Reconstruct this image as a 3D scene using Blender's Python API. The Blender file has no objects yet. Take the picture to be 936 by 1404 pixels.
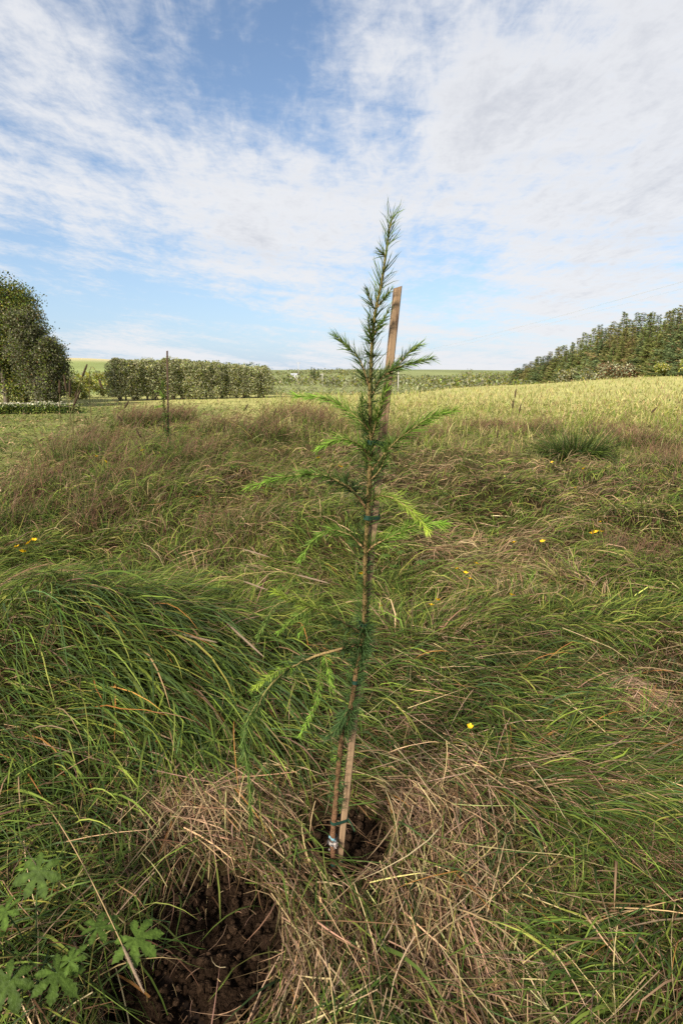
import bpy, math
import numpy as np
from math import radians, sin, cos, tan, pi
from mathutils import Vector

sc = bpy.context.scene
col = sc.collection
# ------------------------------------------------------------------ camera
CAM_H, PITCH, FPX = 1.4, radians(13.5), 780.0       # photograph is 936 x 1404
cam_d = bpy.data.cameras.new('camera'); cam = bpy.data.objects.new('camera', cam_d); col.objects.link(cam)
cam.location = (0, 0, CAM_H); cam.rotation_euler = (pi / 2 - PITCH, 0, 0)
cam_d.sensor_fit = 'VERTICAL'; cam_d.sensor_height = 36; cam_d.sensor_width = 24
cam_d.lens = 36 * FPX / 1404; cam_d.clip_start = .05; cam_d.clip_end = 20000
sc.camera = cam
# ------------------------------------------------------------------ light
SUN_EL, SUN_AZ = radians(36), radians(212)          # azimuth clockwise from +Y: behind the camera, to its left
SUN_STRENGTH, SUN_ANGLE, SKY_STRENGTH, EXPOSURE = 4.6, radians(10), .080, 1.0
sun_d = bpy.data.lights.new('sun', 'SUN'); sun = bpy.data.objects.new('sun', sun_d); col.objects.link(sun)
sun_d.energy = SUN_STRENGTH; sun_d.angle = SUN_ANGLE; sun_d.color = (1, .925, .79)
sdir = Vector((sin(SUN_AZ) * cos(SUN_EL), cos(SUN_AZ) * cos(SUN_EL), sin(SUN_EL)))
sun.rotation_euler = sdir.to_track_quat('Z', 'Y').to_euler(); sun.location = (0, 0, 50)
vs = sc.view_settings
sc.display_settings.display_device = 'sRGB'
vs.view_transform = 'Standard'; vs.look = 'None'; vs.gamma = 1; vs.exposure = EXPOSURE; vs.use_curve_mapping = False
sc.render.engine = 'CYCLES'
sc.cycles.use_denoising = False
sc.cycles.max_bounces = 6; sc.cycles.diffuse_bounces = 3; sc.cycles.transmission_bounces = 4; sc.cycles.transparent_max_bounces = 4
sc.cycles.caustics_reflective = False; sc.cycles.caustics_refractive = False

# ------------------------------------------------------------------ pixel <-> place
CP, SP = cos(PITCH), sin(PITCH)
def ray(px, py):
    px = np.asarray(px, float); py = np.asarray(py, float)
    u = px - 468; v = 702 - py
    return np.stack([u, FPX * CP + v * SP, -FPX * SP + v * CP], -1)
def gnd(px, py, z=0.0):
    d = ray(px, py); s = (z - CAM_H) / d[..., 2]
    p = d * s[..., None]; p[..., 2] = z
    return p
def at(px, py, Y):
    d = ray(px, py); s = Y / d[..., 1]
    p = d * np.asarray(s)[..., None]; p[..., 2] += CAM_H
    return p
def pix(x, y, z=0.0):
    zz = z - CAM_H
    dep = y * CP - zz * SP; up = y * SP + zz * CP
    dep = np.where(dep < .05, .05, dep)
    return 468 + FPX * x / dep, 702 - FPX * up / dep

# ------------------------------------------------------------------ sky with high broken cloud (all by direction)
def build_world():
    w = bpy.data.worlds.new('World'); sc.world = w; w.use_nodes = True
    nt = w.node_tree; nt.nodes.clear(); N = nt.nodes.new; L = nt.links.new
    out = N('ShaderNodeOutputWorld'); bg = N('ShaderNodeBackground'); bg.inputs['Strength'].default_value = SKY_STRENGTH
    L(bg.outputs[0], out.inputs[0])
    sky = N('ShaderNodeTexSky'); sky.sky_type = 'NISHITA'; sky.sun_disc = False
    sky.sun_elevation = SUN_EL; sky.sun_rotation = SUN_AZ; sky.air_density = 1.0; sky.dust_density = .2; sky.ozone_density = 2.0
    tc = N('ShaderNodeTexCoord')
    def M(op, a, b=None, c=None, clamp=False):
        n = N('ShaderNodeMath'); n.operation = op; n.use_clamp = clamp
        for i, v in enumerate((a, b, c)):
            if v is None: continue
            if isinstance(v, (int, float)): n.inputs[i].default_value = v
            else: L(v, n.inputs[i])
        return n.outputs[0]
    def ss(v, a, b):
        n = N('ShaderNodeMapRange'); n.interpolation_type = 'SMOOTHSTEP'; L(v, n.inputs[0])
        n.inputs[1].default_value = a; n.inputs[2].default_value = b; n.inputs[3].default_value = 0; n.inputs[4].default_value = 1
        return n.outputs[0]
    sep = N('ShaderNodeSeparateXYZ'); L(tc.outputs['Generated'], sep.inputs[0])
    den = M('ADD', M('MAXIMUM', sep.outputs[2], 0.0), .07)
    com = N('ShaderNodeCombineXYZ'); L(M('DIVIDE', sep.outputs[0], den), com.inputs[0]); L(M('DIVIDE', sep.outputs[1], den), com.inputs[1])
    def noise(scale, detail, rough, dist=0, rot=0, sx=1, sy=1, off=(0, 0, 0)):
        mp = N('ShaderNodeMapping'); L(com.outputs[0], mp.inputs[0])
        mp.inputs['Rotation'].default_value = (0, 0, rot); mp.inputs['Scale'].default_value = (sx, sy, 1); mp.inputs['Location'].default_value = off
        n = N('ShaderNodeTexNoise'); L(mp.outputs[0], n.inputs['Vector'])
        n.inputs['Scale'].default_value = scale; n.inputs['Detail'].default_value = detail; n.inputs['Roughness'].default_value = rough; n.inputs['Distortion'].default_value = dist
        return n.outputs['Fac']
    big = noise(.9, 5, .55, .5, .35, 1.0, .55, (3.1, 1.7, 0))
    mid = noise(2.6, 8, .66, .6, .55, 1.0, .38, (7.3, 2.2, 0))
    rip = noise(11, 5, .6, .5, .9, 1.0, .55, (1.3, 5.2, 0))
    fine = noise(30, 5, .6, .2)
    cov = M('ADD', .56, M('MULTIPLY', M('SUBTRACT', big, .5), .8))
    cov = M('ADD', cov, M('MULTIPLY', M('SUBTRACT', mid, .5), 1.15))
    cov = M('ADD', cov, M('MULTIPLY', M('SUBTRACT', rip, .5), .80))
    cov = M('ADD', cov, M('MULTIPLY', M('SUBTRACT', fine, .5), .32))
    for px, py, half, amt in LOBES:
        d = ray(px, py); d = d / np.linalg.norm(d)
        dp = N('ShaderNodeVectorMath'); dp.operation = 'DOT_PRODUCT'; L(tc.outputs['Generated'], dp.inputs[0]); dp.inputs[1].default_value = tuple(d)
        # gaussian in angle: exp(-(1-dot)/(1-cos half))
        g = M('EXPONENT', M('DIVIDE', M('SUBTRACT', dp.outputs['Value'], 1.0), 1 - cos(radians(half))))
        cov = M('ADD', cov, M('MULTIPLY', g, amt))
    cov0 = cov
    az_ = M('ARCTAN2', sep.outputs[0], sep.outputs[1])
    cs = N('ShaderNodeCombineXYZ'); L(M('ADD', az_, M('MULTIPLY', sep.outputs[2], .9)), cs.inputs[0]); L(M('MULTIPLY', M('ADD', sep.outputs[2], M('MULTIPLY', az_, .10)), 14.0), cs.inputs[1])
    ns = N('ShaderNodeTexNoise'); L(cs.outputs[0], ns.inputs['Vector']); ns.inputs['Scale'].default_value = 2.3; ns.inputs['Detail'].default_value = 6; ns.inputs['Roughness'].default_value = .6; ns.inputs['Distortion'].default_value = .4
    low = M('EXPONENT', M('MULTIPLY', M('MAXIMUM', sep.outputs[2], 0.0), -5.0))
    cov = M('ADD', cov, M('MULTIPLY', M('MULTIPLY', M('SUBTRACT', ns.outputs['Fac'], .48), 3.4), low))
    cov = M('ADD', cov, M('MULTIPLY', M('EXPONENT', M('MULTIPLY', M('MAXIMUM', sep.outputs[2], 0.0), -22.0)), .42))
    dens = ss(cov, .10, .95)
    # thin veil towards the horizon
    hz = M('EXPONENT', M('MULTIPLY', M('MAXIMUM', sep.outputs[2], 0.0), -5.5))
    dens = M('MULTIPLY', dens, .96)
    shade = M('MULTIPLY', ss(cov0, .70, 1.5), .85)
    cr = N('ShaderNodeMix'); cr.data_type = 'RGBA'; L(shade, cr.inputs['Factor'])
    cr.inputs['A'].default_value = (5.35, 5.42, 5.6, 1); cr.inputs['B'].default_value = (3.7, 3.85, 4.25, 1)
    hzm = N('ShaderNodeMix'); hzm.data_type = 'RGBA'; L(M('MULTIPLY', hz, .88), hzm.inputs['Factor']); L(sky.outputs[0], hzm.inputs['A']); hzm.inputs['B'].default_value = (2.5, 3.45, 4.95, 1)
    mx = N('ShaderNodeMix'); mx.data_type = 'RGBA'; L(dens, mx.inputs['Factor'])
    L(hzm.outputs['Result'], mx.inputs['A']); L(cr.outputs['Result'], mx.inputs['B'])
    L(mx.outputs['Result'], bg.inputs['Color'])
LOBES = [(180, 20, 6, -.12), (300, 20, 8, -.20), (395, 105, 5, -.30), (460, 50, 5, -.26), (250, 90, 5, -.16), (545, 170, 2.6, -.30), (600, 25, 4, -.30), (690, 20, 3, -.25), (745, 5, 4, -.38), (450, 170, 3, -.2), (170, 130, 4, -.08),
         (520, 50, 3, .35), (650, 70, 5, .25), (850, 60, 12, .26), (880, 230, 13, .24), (600, 240, 9, .22), (110, 200, 9, .10), (330, 240, 7, .22), (470, 110, 3, .18),
         (60, 378, 4, -.5), (170, 405, 4.5, -.6), (290, 428, 5, -.6), (380, 455, 5, -.4), (60, 445, 4, -.4), (610, 385, 5, -.4), (470, 470, 4, -.25), (130, 350, 3, .42), (320, 360, 5, .30), (440, 400, 5, .2), (180, 440, 2.5, .30), (90, 410, 2, .22), (250, 470, 3, .2)]
build_world()

# ------------------------------------------------------------------ helpers
rng = np.random.default_rng(7)
def vnoise(x, y, seed=0):
    x = np.asarray(x, float); y = np.asarray(y, float)
    xi = np.floor(x).astype(np.int64); yi = np.floor(y).astype(np.int64); xf = x - xi; yf = y - yi
    def h(i, j):
        n = (i * 374761393 + j * 668265263 + seed * 974634777) & 0x7fffffff
        n = ((n ^ (n >> 13)) * 1274126177) & 0x7fffffff
        return ((n ^ (n >> 16)) & 0xffff) / 65535.0
    u = xf * xf * (3 - 2 * xf); v = yf * yf * (3 - 2 * yf)
    return (h(xi, yi) * (1 - u) + h(xi + 1, yi) * u) * (1 - v) + (h(xi, yi + 1) * (1 - u) + h(xi + 1, yi + 1) * u) * v
def fbm(x, y, seed=0, oct=4):
    s = 0; a = .5; t = 0
    for k in range(oct):
        s = s + a * vnoise(x * 2 ** k, y * 2 ** k, seed + k * 17); t += a; a *= .5
    return s / t
def sstep(v, a, b):
    t = np.clip((v - a) / (b - a), 0, 1); return t * t * (3 - 2 * t)
def gauss(px, py, cx, cy, rx, ry):
    return np.exp(-((px - cx) / rx) ** 2 - ((py - cy) / ry) ** 2)

SOILS = []   # filled below: (x, y, rx, ry)
def soil_mask(x, y):
    m = np.zeros_like(np.asarray(x, float))
    for cx, cy, rx, ry in SOILS:
        d = np.sqrt(((x - cx) / rx) ** 2 + ((y - cy) / ry) ** 2) + (fbm(x * 9, y * 9, 5) - .5) * .7
        m = np.maximum(m, sstep(d, 1.08, .80))
    return m
def _soil(px, py, rx, ry):
    c = gnd(px, py); SOILS.append((c[0], c[1], abs(gnd(px + rx, py)[0] - c[0]), abs(gnd(px, py - ry)[1] - c[1])))
_soil(276, 1322, 124, 118); _soil(478, 1158, 56, 40)

TUS = gnd(120, 900)
def g(x, y):
    x = np.asarray(x, float); y = np.asarray(y, float)
    r = np.hypot(x, y)
    z = (fbm(x * 1.3, y * 1.3, 3, 3) - .5) * .12 * sstep(r, .8, 2.5) * sstep(r, 60, 20)
    z = z + ((fbm(x * .75, y * .75, 23, 2) - .5) * .46 + (fbm(x * 2.6, y * 2.6, 29, 2) - .5) * .26) * sstep(r, 2.4, 4.2) * sstep(r, 24, 12) * sstep(x, -5.5, -3.5)
    z = z + .26 * np.exp(-((x - TUS[0]) / .60) ** 2 - ((y - TUS[1]) / .42) ** 2)
    z = z + .34 * np.exp(-((x + 2.6) / 1.5) ** 2 - ((y - 7.4) / 2.2) ** 2) + .25 * np.exp(-((x + .9) / 2) ** 2 - ((y - 12) / 3) ** 2)
    z = z - .10 * np.exp(-((x + 5.6) / 1.6) ** 2 - ((y - 8.5) / 3.5) ** 2)
    z = z + .02 * np.exp(-((x - gnd(585, 1110)[0]) / .16) ** 2 - ((y - gnd(585, 1110)[1]) / .16) ** 2)
    z = z - .015 * soil_mask(x, y) * (r < 4)
    t = x / np.maximum(y, 1)
    up = sstep(y, 20, 85) * sstep(t, .24, .58) * 1.3
    ys = 42 + 40 * sstep(t, .08, .28); dip = -3.6 * sstep(y, ys, ys + 33) * sstep(t, .52, .36) * sstep(t, -.40, -.15)
    rise = 10.5 * sstep(y, 130, 700) + 1.2 * np.sin(x * .011 + 1) * sstep(y, 200, 500)
    hill = sstep(y, 60, 700) * 11 * np.exp(-((t + .47) / .2) ** 2) * (1 - .35 * sstep(y, 900, 1800)) + sstep(y, 60, 700) * 5 * sstep(t, -.5, -.8)
    z = z + up + dip + rise + hill
    return z * np.where(y > -1000, 1, 0) - 60 * sstep(r, 2500, 6000)

def srgb(r, gg, b):
    c = np.array([r, gg, b], float) / 255.
    return np.where(c <= .04045, c / 12.92, ((c + .055) / 1.055) ** 2.4)

MATS = {}
def mat_attr(name, rough=.6, spec=.25, transl=.3, bump=0, bscale=200, var=0.0, vscale=30):
    m = bpy.data.materials.new(name); m.use_nodes = True; nt = m.node_tree; nt.nodes.clear(); N = nt.nodes.new; L = nt.links.new
    out = N('ShaderNodeOutputMaterial'); p = N('ShaderNodeBsdfPrincipled'); a = N('ShaderNodeAttribute'); a.attribute_name = 'Col'
    p.inputs['Roughness'].default_value = rough; p.inputs['Specular IOR Level'].default_value = spec
    c = a.outputs['Color']
    if var:
        geo = N('ShaderNodeNewGeometry'); nz = N('ShaderNodeTexNoise'); L(geo.outputs['Position'], nz.inputs['Vector']); nz.inputs['Scale'].default_value = vscale; nz.inputs['Detail'].default_value = 4
        hs = N('ShaderNodeHueSaturation'); mr = N('ShaderNodeMapRange'); L(nz.outputs['Fac'], mr.inputs[0]); mr.inputs[1].default_value = .25; mr.inputs[2].default_value = .75
        mr.inputs[3].default_value = 1 - var; mr.inputs[4].default_value = 1 + var; L(mr.outputs[0], hs.inputs['Value']); L(c, hs.inputs['Color']); c = hs.outputs[0]
    L(c, p.inputs['Base Color'])
    if bump:
        geo = N('ShaderNodeNewGeometry'); nz = N('ShaderNodeTexNoise'); L(geo.outputs['Position'], nz.inputs['Vector']); nz.inputs['Scale'].default_value = bscale; nz.inputs['Detail'].default_value = 6
        b = N('ShaderNodeBump'); b.inputs['Strength'].default_value = bump; b.inputs['Distance'].default_value = .02; L(nz.outputs['Fac'], b.inputs['Height']); L(b.outputs[0], p.inputs['Normal'])
    if transl:
        t = N('ShaderNodeBsdfTranslucent'); L(c, t.inputs['Color']); mx = N('ShaderNodeMixShader'); mx.inputs[0].default_value = transl
        L(p.outputs[0], mx.inputs[1]); L(t.outputs[0], mx.inputs[2]); L(mx.outputs[0], out.inputs[0])
    else: L(p.outputs[0], out.inputs[0])
    MATS[name] = m; return m
mat_attr('grass_blade', .62, .12, .32)
mat_attr('dry_grass', .7, .15, .15)
mat_attr('leaf', .65, .13, .32)
mat_attr('broad_leaf', .6, .15, .3, .35, 90, .28, 70)
mat_attr('needle', .55, .18, .30)
mat_attr('bark', .85, .15, 0, .8, 60, .25, 25)
mat_attr('ground', .95, .05, 0, .8, 9, .35, 2.2)
mat_attr('soil', 1.0, .0, 0, 1.0, 160, .5, 120)
mat_attr('petal', .45, .3, .25)
mat_attr('paint', .7, .2, 0)
def wood_mat(nm, ca, cb):
    m = bpy.data.materials.new(nm); m.use_nodes = True; nt = m.node_tree; N = nt.nodes.new; L = nt.links.new
    p = nt.nodes['Principled BSDF']; p.inputs['Roughness'].default_value = .75; p.inputs['Specular IOR Level'].default_value = .2
    tc = N('ShaderNodeTexCoord'); mp = N('ShaderNodeMapping'); mp.inputs['Scale'].default_value = (160, 160, 5); L(tc.outputs['Object'], mp.inputs[0])
    nz = N('ShaderNodeTexNoise'); nz.inputs['Scale'].default_value = 1; nz.inputs['Detail'].default_value = 6; L(mp.outputs[0], nz.inputs['Vector'])
    nz2 = N('ShaderNodeTexNoise'); nz2.inputs['Scale'].default_value = 7; nz2.inputs['Detail'].default_value = 4; L(tc.outputs['Object'], nz2.inputs['Vector'])
    ad = N('ShaderNodeMath'); ad.operation = 'ADD'; L(nz.outputs['Fac'], ad.inputs[0]); L(nz2.outputs['Fac'], ad.inputs[1])
    r = N('ShaderNodeValToRGB'); L(ad.outputs[0], r.inputs[0]); e = r.color_ramp.elements
    e[0].position = .75; e[0].color = ca; e[1].position = 1.25; e[1].color = cb
    L(r.outputs[0], p.inputs['Base Color'])
    b = N('ShaderNodeBump'); b.inputs['Strength'].default_value = .4; b.inputs['Distance'].default_value = .001; L(nz.outputs['Fac'], b.inputs['Height']); L(b.outputs[0], p.inputs['Normal'])
    MATS[nm] = m
wood_mat('stake_wood', (.13, .075, .045, 1), (.26, .172, .100, 1)); wood_mat('dark_wood', (.035, .022, .015, 1), (.085, .052, .035, 1))

def tagp(o, label=None, cat=None, group=None, kind=None):
    if label: o['label'] = label
    if cat: o['category'] = cat
    if group: o['group'] = group
    if kind: o['kind'] = kind
    return o
class MB:
    """collects vertices, quads, triangles and vertex colours"""
    def __init__(s): s.v = []; s.c = []; s.q = []; s.t = []; s.n = 0
    def add(s, v, c, q=None, t=None):
        v = np.asarray(v, float).reshape(-1, 3); c = np.asarray(c, float)
        if c.ndim == 1: c = np.broadcast_to(c, (len(v), 3))
        if q is not None and len(q): s.q.append(np.asarray(q).reshape(-1, 4) + s.n)
        if t is not None and len(t): s.t.append(np.asarray(t).reshape(-1, 3) + s.n)
        s.v.append(v); s.c.append(c); s.n += len(v)
    def mesh(s, name, material, smooth=True):
        v = np.concatenate(s.v).astype(np.float32); c = np.concatenate(s.c).astype(np.float32)
        q = np.concatenate(s.q) if s.q else np.zeros((0, 4), int); t = np.concatenate(s.t) if s.t else np.zeros((0, 3), int)
        me = bpy.data.meshes.new(name)
        me.vertices.add(len(v)); me.vertices.foreach_set('co', v.ravel())
        li = np.concatenate([q.ravel(), t.ravel()]).astype(np.int32); me.loops.add(len(li)); me.loops.foreach_set('vertex_index', li)
        nq, ntr = len(q), len(t); me.polygons.add(nq + ntr)
        st = np.concatenate([np.arange(nq) * 4, nq * 4 + np.arange(ntr) * 3]).astype(np.int32)
        me.polygons.foreach_set('loop_start', st)
        me.polygons.foreach_set('use_smooth', np.full(nq + ntr, smooth, dtype=bool))
        a = me.color_attributes.new('Col', 'FLOAT_COLOR', 'POINT')
        a.data.foreach_set('color', np.concatenate([np.clip(c, 0, 1), np.ones((len(c), 1), np.float32)], 1).astype(np.float32).ravel())
        me.update(calc_edges=True); me.validate()
        me.materials.append(MATS[material])
        return me
    def build(s, name, material, parent=None, smooth=True, loc=None):
        if loc is not None:
            s.v = [a - np.asarray(loc) for a in s.v]
        o = bpy.data.objects.new(name, s.mesh(name, material, smooth)); col.objects.link(o)
        if parent is not None: o.parent = parent
        if loc is not None: o.location = loc
        return o
def empty(name, loc=(0, 0, 0)):
    o = bpy.data.objects.new(name, None); o.empty_display_size = .1; col.objects.link(o); o.location = loc; return o
def child(mb, name, material, parent, smooth=True):
    """mesh given in world coordinates, under a thing whose Empty has location only"""
    base = np.zeros(3); p = parent
    while p is not None: base += np.array(p.location); p = p.parent
    mb.v = [a - base for a in mb.v]
    o = bpy.data.objects.new(name, mb.mesh(name, material, smooth)); col.objects.link(o); o.parent = parent
    return o

def U(a, b, n): return rng.uniform(a, b, n)
def ribbons(mb, root, az, el0, el1, L, W, c0, c1, K=4, curl=0, roll=None, ground=None, power=1.0, base_w=.7, kink=None):
    n = len(root)
    if n == 0: return
    B = lambda a: np.broadcast_to(np.asarray(a, float), (n,))
    az, el0, el1, L, W, curl = map(B, (az, el0, el1, L, W, curl))
    if roll is None: roll = rng.normal(0, .5, n)
    roll = B(roll)
    pts = np.zeros((n, K + 1, 3)); pts[:, 0] = root
    dirs = np.zeros((n, K, 3))
    for k in range(K):
        f = (k / max(K - 1, 1)) ** power
        e = el0 + (el1 - el0) * f; a = az + curl * f
        if kink is not None and k > K // 2: a = a + kink
        d = np.stack([np.cos(a) * np.cos(e), np.sin(a) * np.cos(e), np.sin(e)], -1); dirs[:, k] = d
        pts[:, k + 1] = pts[:, k] + d * (L / K)[:, None]
    if ground is not None:
        for k in range(1, K + 1):
            pts[:, k, 2] = np.maximum(pts[:, k, 2], g(pts[:, k, 0], pts[:, k, 1]) + ground)
    V = np.zeros((n, 2 * K + 1, 3)); C = np.zeros((n, 2 * K + 1, 3))
    c0 = np.broadcast_to(c0, (n, 3)); c1 = np.broadcast_to(c1, (n, 3))
    for k in range(K):
        d = dirs[:, k]; hs = np.stack([-np.sin(az + curl * k / K), np.cos(az + curl * k / K), np.zeros(n)], -1)
        up = np.cross(d, hs); s = hs * np.cos(roll)[:, None] + up * np.sin(roll)[:, None]
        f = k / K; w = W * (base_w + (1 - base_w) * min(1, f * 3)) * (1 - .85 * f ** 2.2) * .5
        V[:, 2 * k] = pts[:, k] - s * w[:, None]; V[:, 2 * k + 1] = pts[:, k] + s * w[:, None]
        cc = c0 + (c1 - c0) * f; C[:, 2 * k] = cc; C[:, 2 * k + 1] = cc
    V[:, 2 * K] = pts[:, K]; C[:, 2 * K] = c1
    base = (np.arange(n) * (2 * K + 1))[:, None]
    q = np.concatenate([base + np.array([2 * k, 2 * k + 1, 2 * k + 3, 2 * k + 2]) for k in range(K - 1)], 0) if K > 1 else None
    t = base + np.array([2 * K - 2, 2 * K - 1, 2 * K])
    mb.add(V.reshape(-1, 3), C.reshape(-1, 3), q, t)
    return pts
def tube(mb, pts, rad, c, ns=6, c1=None, cap=True):
    pts = np.asarray(pts, float); n = len(pts); rad = np.broadcast_to(np.asarray(rad, float), (n,))
    T = np.gradient(pts, axis=0); T /= np.linalg.norm(T, axis=1)[:, None] + 1e-12
    ref = np.array([.31, .77, .56]); A = np.cross(T, ref); A /= np.linalg.norm(A, axis=1)[:, None] + 1e-9; B = np.cross(T, A)
    th = np.arange(ns) * 2 * pi / ns
    V = pts[:, None] + rad[:, None, None] * (np.cos(th)[None, :, None] * A[:, None] + np.sin(th)[None, :, None] * B[:, None])
    c = np.asarray(c, float); c1 = c if c1 is None else np.asarray(c1, float)
    C = c + (c1 - c) * np.linspace(0, 1, n)[:, None]; C = np.repeat(C, ns, 0)
    q = [[i * ns + j, i * ns + (j + 1) % ns, (i + 1) * ns + (j + 1) % ns, (i + 1) * ns + j] for i in range(n - 1) for j in range(ns)]
    t = [[0, j + 1, j] for j in range(1, ns - 1)] + [[(n - 1) * ns, (n - 1) * ns + j, (n - 1) * ns + j + 1] for j in range(1, ns - 1)] if cap else None
    mb.add(V.reshape(-1, 3), C, q, t)
def cards(mb, cen, size, colr, aspect=.5, flat=0.0, down=None):
    """leaf-sized diamonds with random orientation"""
    n = len(cen)
    a = rng.normal(size=(n, 3))
    if down is not None: a = a * (1 - down) + np.array([0, 0, -1]) * down
    a /= np.linalg.norm(a, axis=1)[:, None]
    b = rng.normal(size=(n, 3)); b[:, 2] *= (1 - flat); b -= a * (a * b).sum(1)[:, None]; b /= np.linalg.norm(b, axis=1)[:, None]
    size = np.broadcast_to(size, (n,))[:, None]
    nrm = np.cross(a, b)
    V = np.stack([cen - a * size * .5, cen + b * size * aspect * .5 + nrm * size * .08, cen + a * size * .5, cen - b * size * aspect * .5 + nrm * size * .08], 1)
    mb.add(V.reshape(-1, 3), np.repeat(np.broadcast_to(colr, (n, 3)), 4, 0), np.arange(n * 4).reshape(-1, 4))
def pal(n, cols, w, jit=.18):
    cols = np.array(cols); w = np.asarray(w, float)
    if w.ndim == 1:
        i = rng.choice(len(cols), n, p=w / w.sum())
    else:
        cw = np.cumsum(w / w.sum(1)[:, None], 1); i = (rng.random(n)[:, None] > cw).sum(1).clip(0, len(cols) - 1)
    return cols[i] * np.exp(rng.normal(0, jit, (n, 1))) * np.exp(rng.normal(0, .06, (n, 3)))

# ------------------------------------------------------------------ ground, one sheet to the horizon
G_DK = np.array([.040, .060, .013]); G_MD = np.array([.082, .122, .021]); G_LT = np.array([.155, .200, .034]); G_YL = np.array([.25, .26, .055])
G_BL = np.array([.060, .095, .030]); OLIVE = np.array([.130, .118, .034]); STRAW = np.array([.36, .255, .135]); STRAW2 = np.array([.245, .158, .088])
PINK = np.array([.29, .180, .115]); BROWN = np.array([.125, .074, .036]); PURP = np.array([.175, .105, .066]); ORANGE = np.array([.34, .16, .045]); GOLD = np.array([.46, .40, .165])
def field_colour(x, y):
    r = np.hypot(x, y); t = x / np.maximum(y, 1)
    n1 = fbm(x * .35, y * .35, 31); n2 = fbm(x * .02, y * .02, 8)
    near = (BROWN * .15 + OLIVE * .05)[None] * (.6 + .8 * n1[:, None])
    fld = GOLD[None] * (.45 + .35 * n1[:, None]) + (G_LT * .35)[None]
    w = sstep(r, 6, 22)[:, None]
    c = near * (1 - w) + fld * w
    val = np.array([.20, .215, .085])[None] * (.7 + .6 * n2[:, None])                     # dip and far slopes
    w = (sstep(y, 46 + 40 * sstep(t, .08, .28), 70 + 40 * sstep(t, .08, .28)) * sstep(t, .5, .36))[:, None]; c = c * (1 - w) + val * w
    far = np.array([.17, .19, .085])[None] * (.55 + .9 * n2[:, None]); w = sstep(r, 250, 700)[:, None]; c = c * (1 - w) + far * w
    hl = np.array([.21, .245, .085])[None] * (.75 + .5 * n2[:, None])
    top = np.array([.44, .37, .21])[None]; k = sstep(y, 380, 560)[:, None]; hl = hl * (1 - k) + top * k
    w = (sstep(y, 34, 50) * sstep(t, -.22, -.32))[:, None]; c = c * (1 - w) + hl * w
    w = (sstep(x, -3.8, -5.0) * sstep(y, 4, 6) * sstep(y, 30, 24))[:, None]; c = c * (1 - w) + (np.array([.15, .155, .05]) * (.7 + .6 * n1[:, None])) * w
    w = soil_mask(x, y)[:, None] * (r < 4)[:, None]; c = c * (1 - w) + np.array([.016, .010, .007]) * w
    return c
def build_ground():
    nr, na = 230, 420
    rr = np.concatenate([[0.0], np.geomspace(.12, 6000, nr)]); th = np.arange(na) * 2 * pi / na
    X = rr[:, None] * np.cos(th); Y = rr[:, None] * np.sin(th) + .6; Z = g(X, Y)
    mb = MB(); V = np.stack([X, Y, Z], -1).reshape(-1, 3)
    i = np.arange(nr)[:, None]; j = np.arange(na)[None]
    q = np.stack([i * na + j, (i + 1) * na + j, (i + 1) * na + (j + 1) % na, i * na + (j + 1) % na], -1).reshape(-1, 4)
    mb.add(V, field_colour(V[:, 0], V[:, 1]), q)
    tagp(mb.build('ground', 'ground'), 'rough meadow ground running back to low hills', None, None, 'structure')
build_ground()

# ------------------------------------------------------------------ grass
FLOW = [(60, 860, 1, .1), (250, 850, 1, .15), (330, 930, 1, .75), (200, 960, 1, .7), (60, 980, .8, .7), (420, 930, .8, 1), (330, 1030, .9, .9), (60, 1100, .4, 1), (120, 1200, .4, 1),
        (430, 830, 1, .35), (200, 780, 1, -.2), (340, 780, 1, .1), (280, 1110, .2, 1), (200, 1140, -.9, .7), (370, 1100, .8, .7), (400, 1180, 1, .9), (430, 1300, -.5, 1), (560, 1100, .45, 1),
        (600, 1200, -.1, 1), (560, 1330, .5, 1), (650, 1230, -.7, .7), (720, 1150, 1, .5), (700, 1300, 1, .15), (850, 1220, -1, .25), (880, 1350, -.5, 1), (700, 1000, 1, .25), (650, 930, 1, .4),
        (820, 1030, 1, -.4), (860, 900, -.8, .5), (700, 850, .6, .8), (620, 780, 1, -.1), (620, 700, 1, .2), (760, 740, .7, .7), (880, 700, -1, .3), (700, 640, 1, -.25), (850, 640, 1, .15),
        (560, 640, 1, .2), (100, 640, 1, -.1), (300, 660, 1, -.15), (440, 700, 1, .15), (20, 720, .9, -.5), (560, 980, 1, .5)]
FL = np.array(FLOW, float)
def flow_az(px, py):
    d2 = ((px[:, None] - FL[None, :, 0]) / 110.) ** 2 + ((py[:, None] - FL[None, :, 1]) / 80.) ** 2
    w = np.exp(-d2 * .5) + 1e-4
    nn = np.hypot(FL[:, 2], FL[:, 3])
    dx = (w * (FL[:, 2] / nn)).sum(1); dy = (w * (FL[:, 3] / nn)).sum(1); l = np.hypot(dx, dy) + 1e-9
    pyc = np.maximum(py, 560)
    a = gnd(px, pyc); b = gnd(px + dx / l * 4, pyc + dy / l * 4)
    return np.arctan2(b[:, 1] - a[:, 1], b[:, 0] - a[:, 0])
def scatter(n, x0, x1, y0, y1):
    px = U(x0, x1, n); py = U(y0, y1, n); p = gnd(px, py); p[:, 2] = g(p[:, 0], p[:, 1])
    return px, py, p
def off_soil(p, az, L, chance=.9):
    b = np.zeros(len(p), bool)
    for f in (.35, .65, .95): b |= soil_mask(p[:, 0] + np.cos(az) * L * f, p[:, 1] + np.sin(az) * L * f) > .45
    return ~(b & (rng.random(len(p)) < chance))
def keep(m, *a): return [k[m] for k in a]
def wid(w, p, k=.00085): return np.maximum(w, k * np.hypot(p[:, 0], p[:, 1]))

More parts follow.
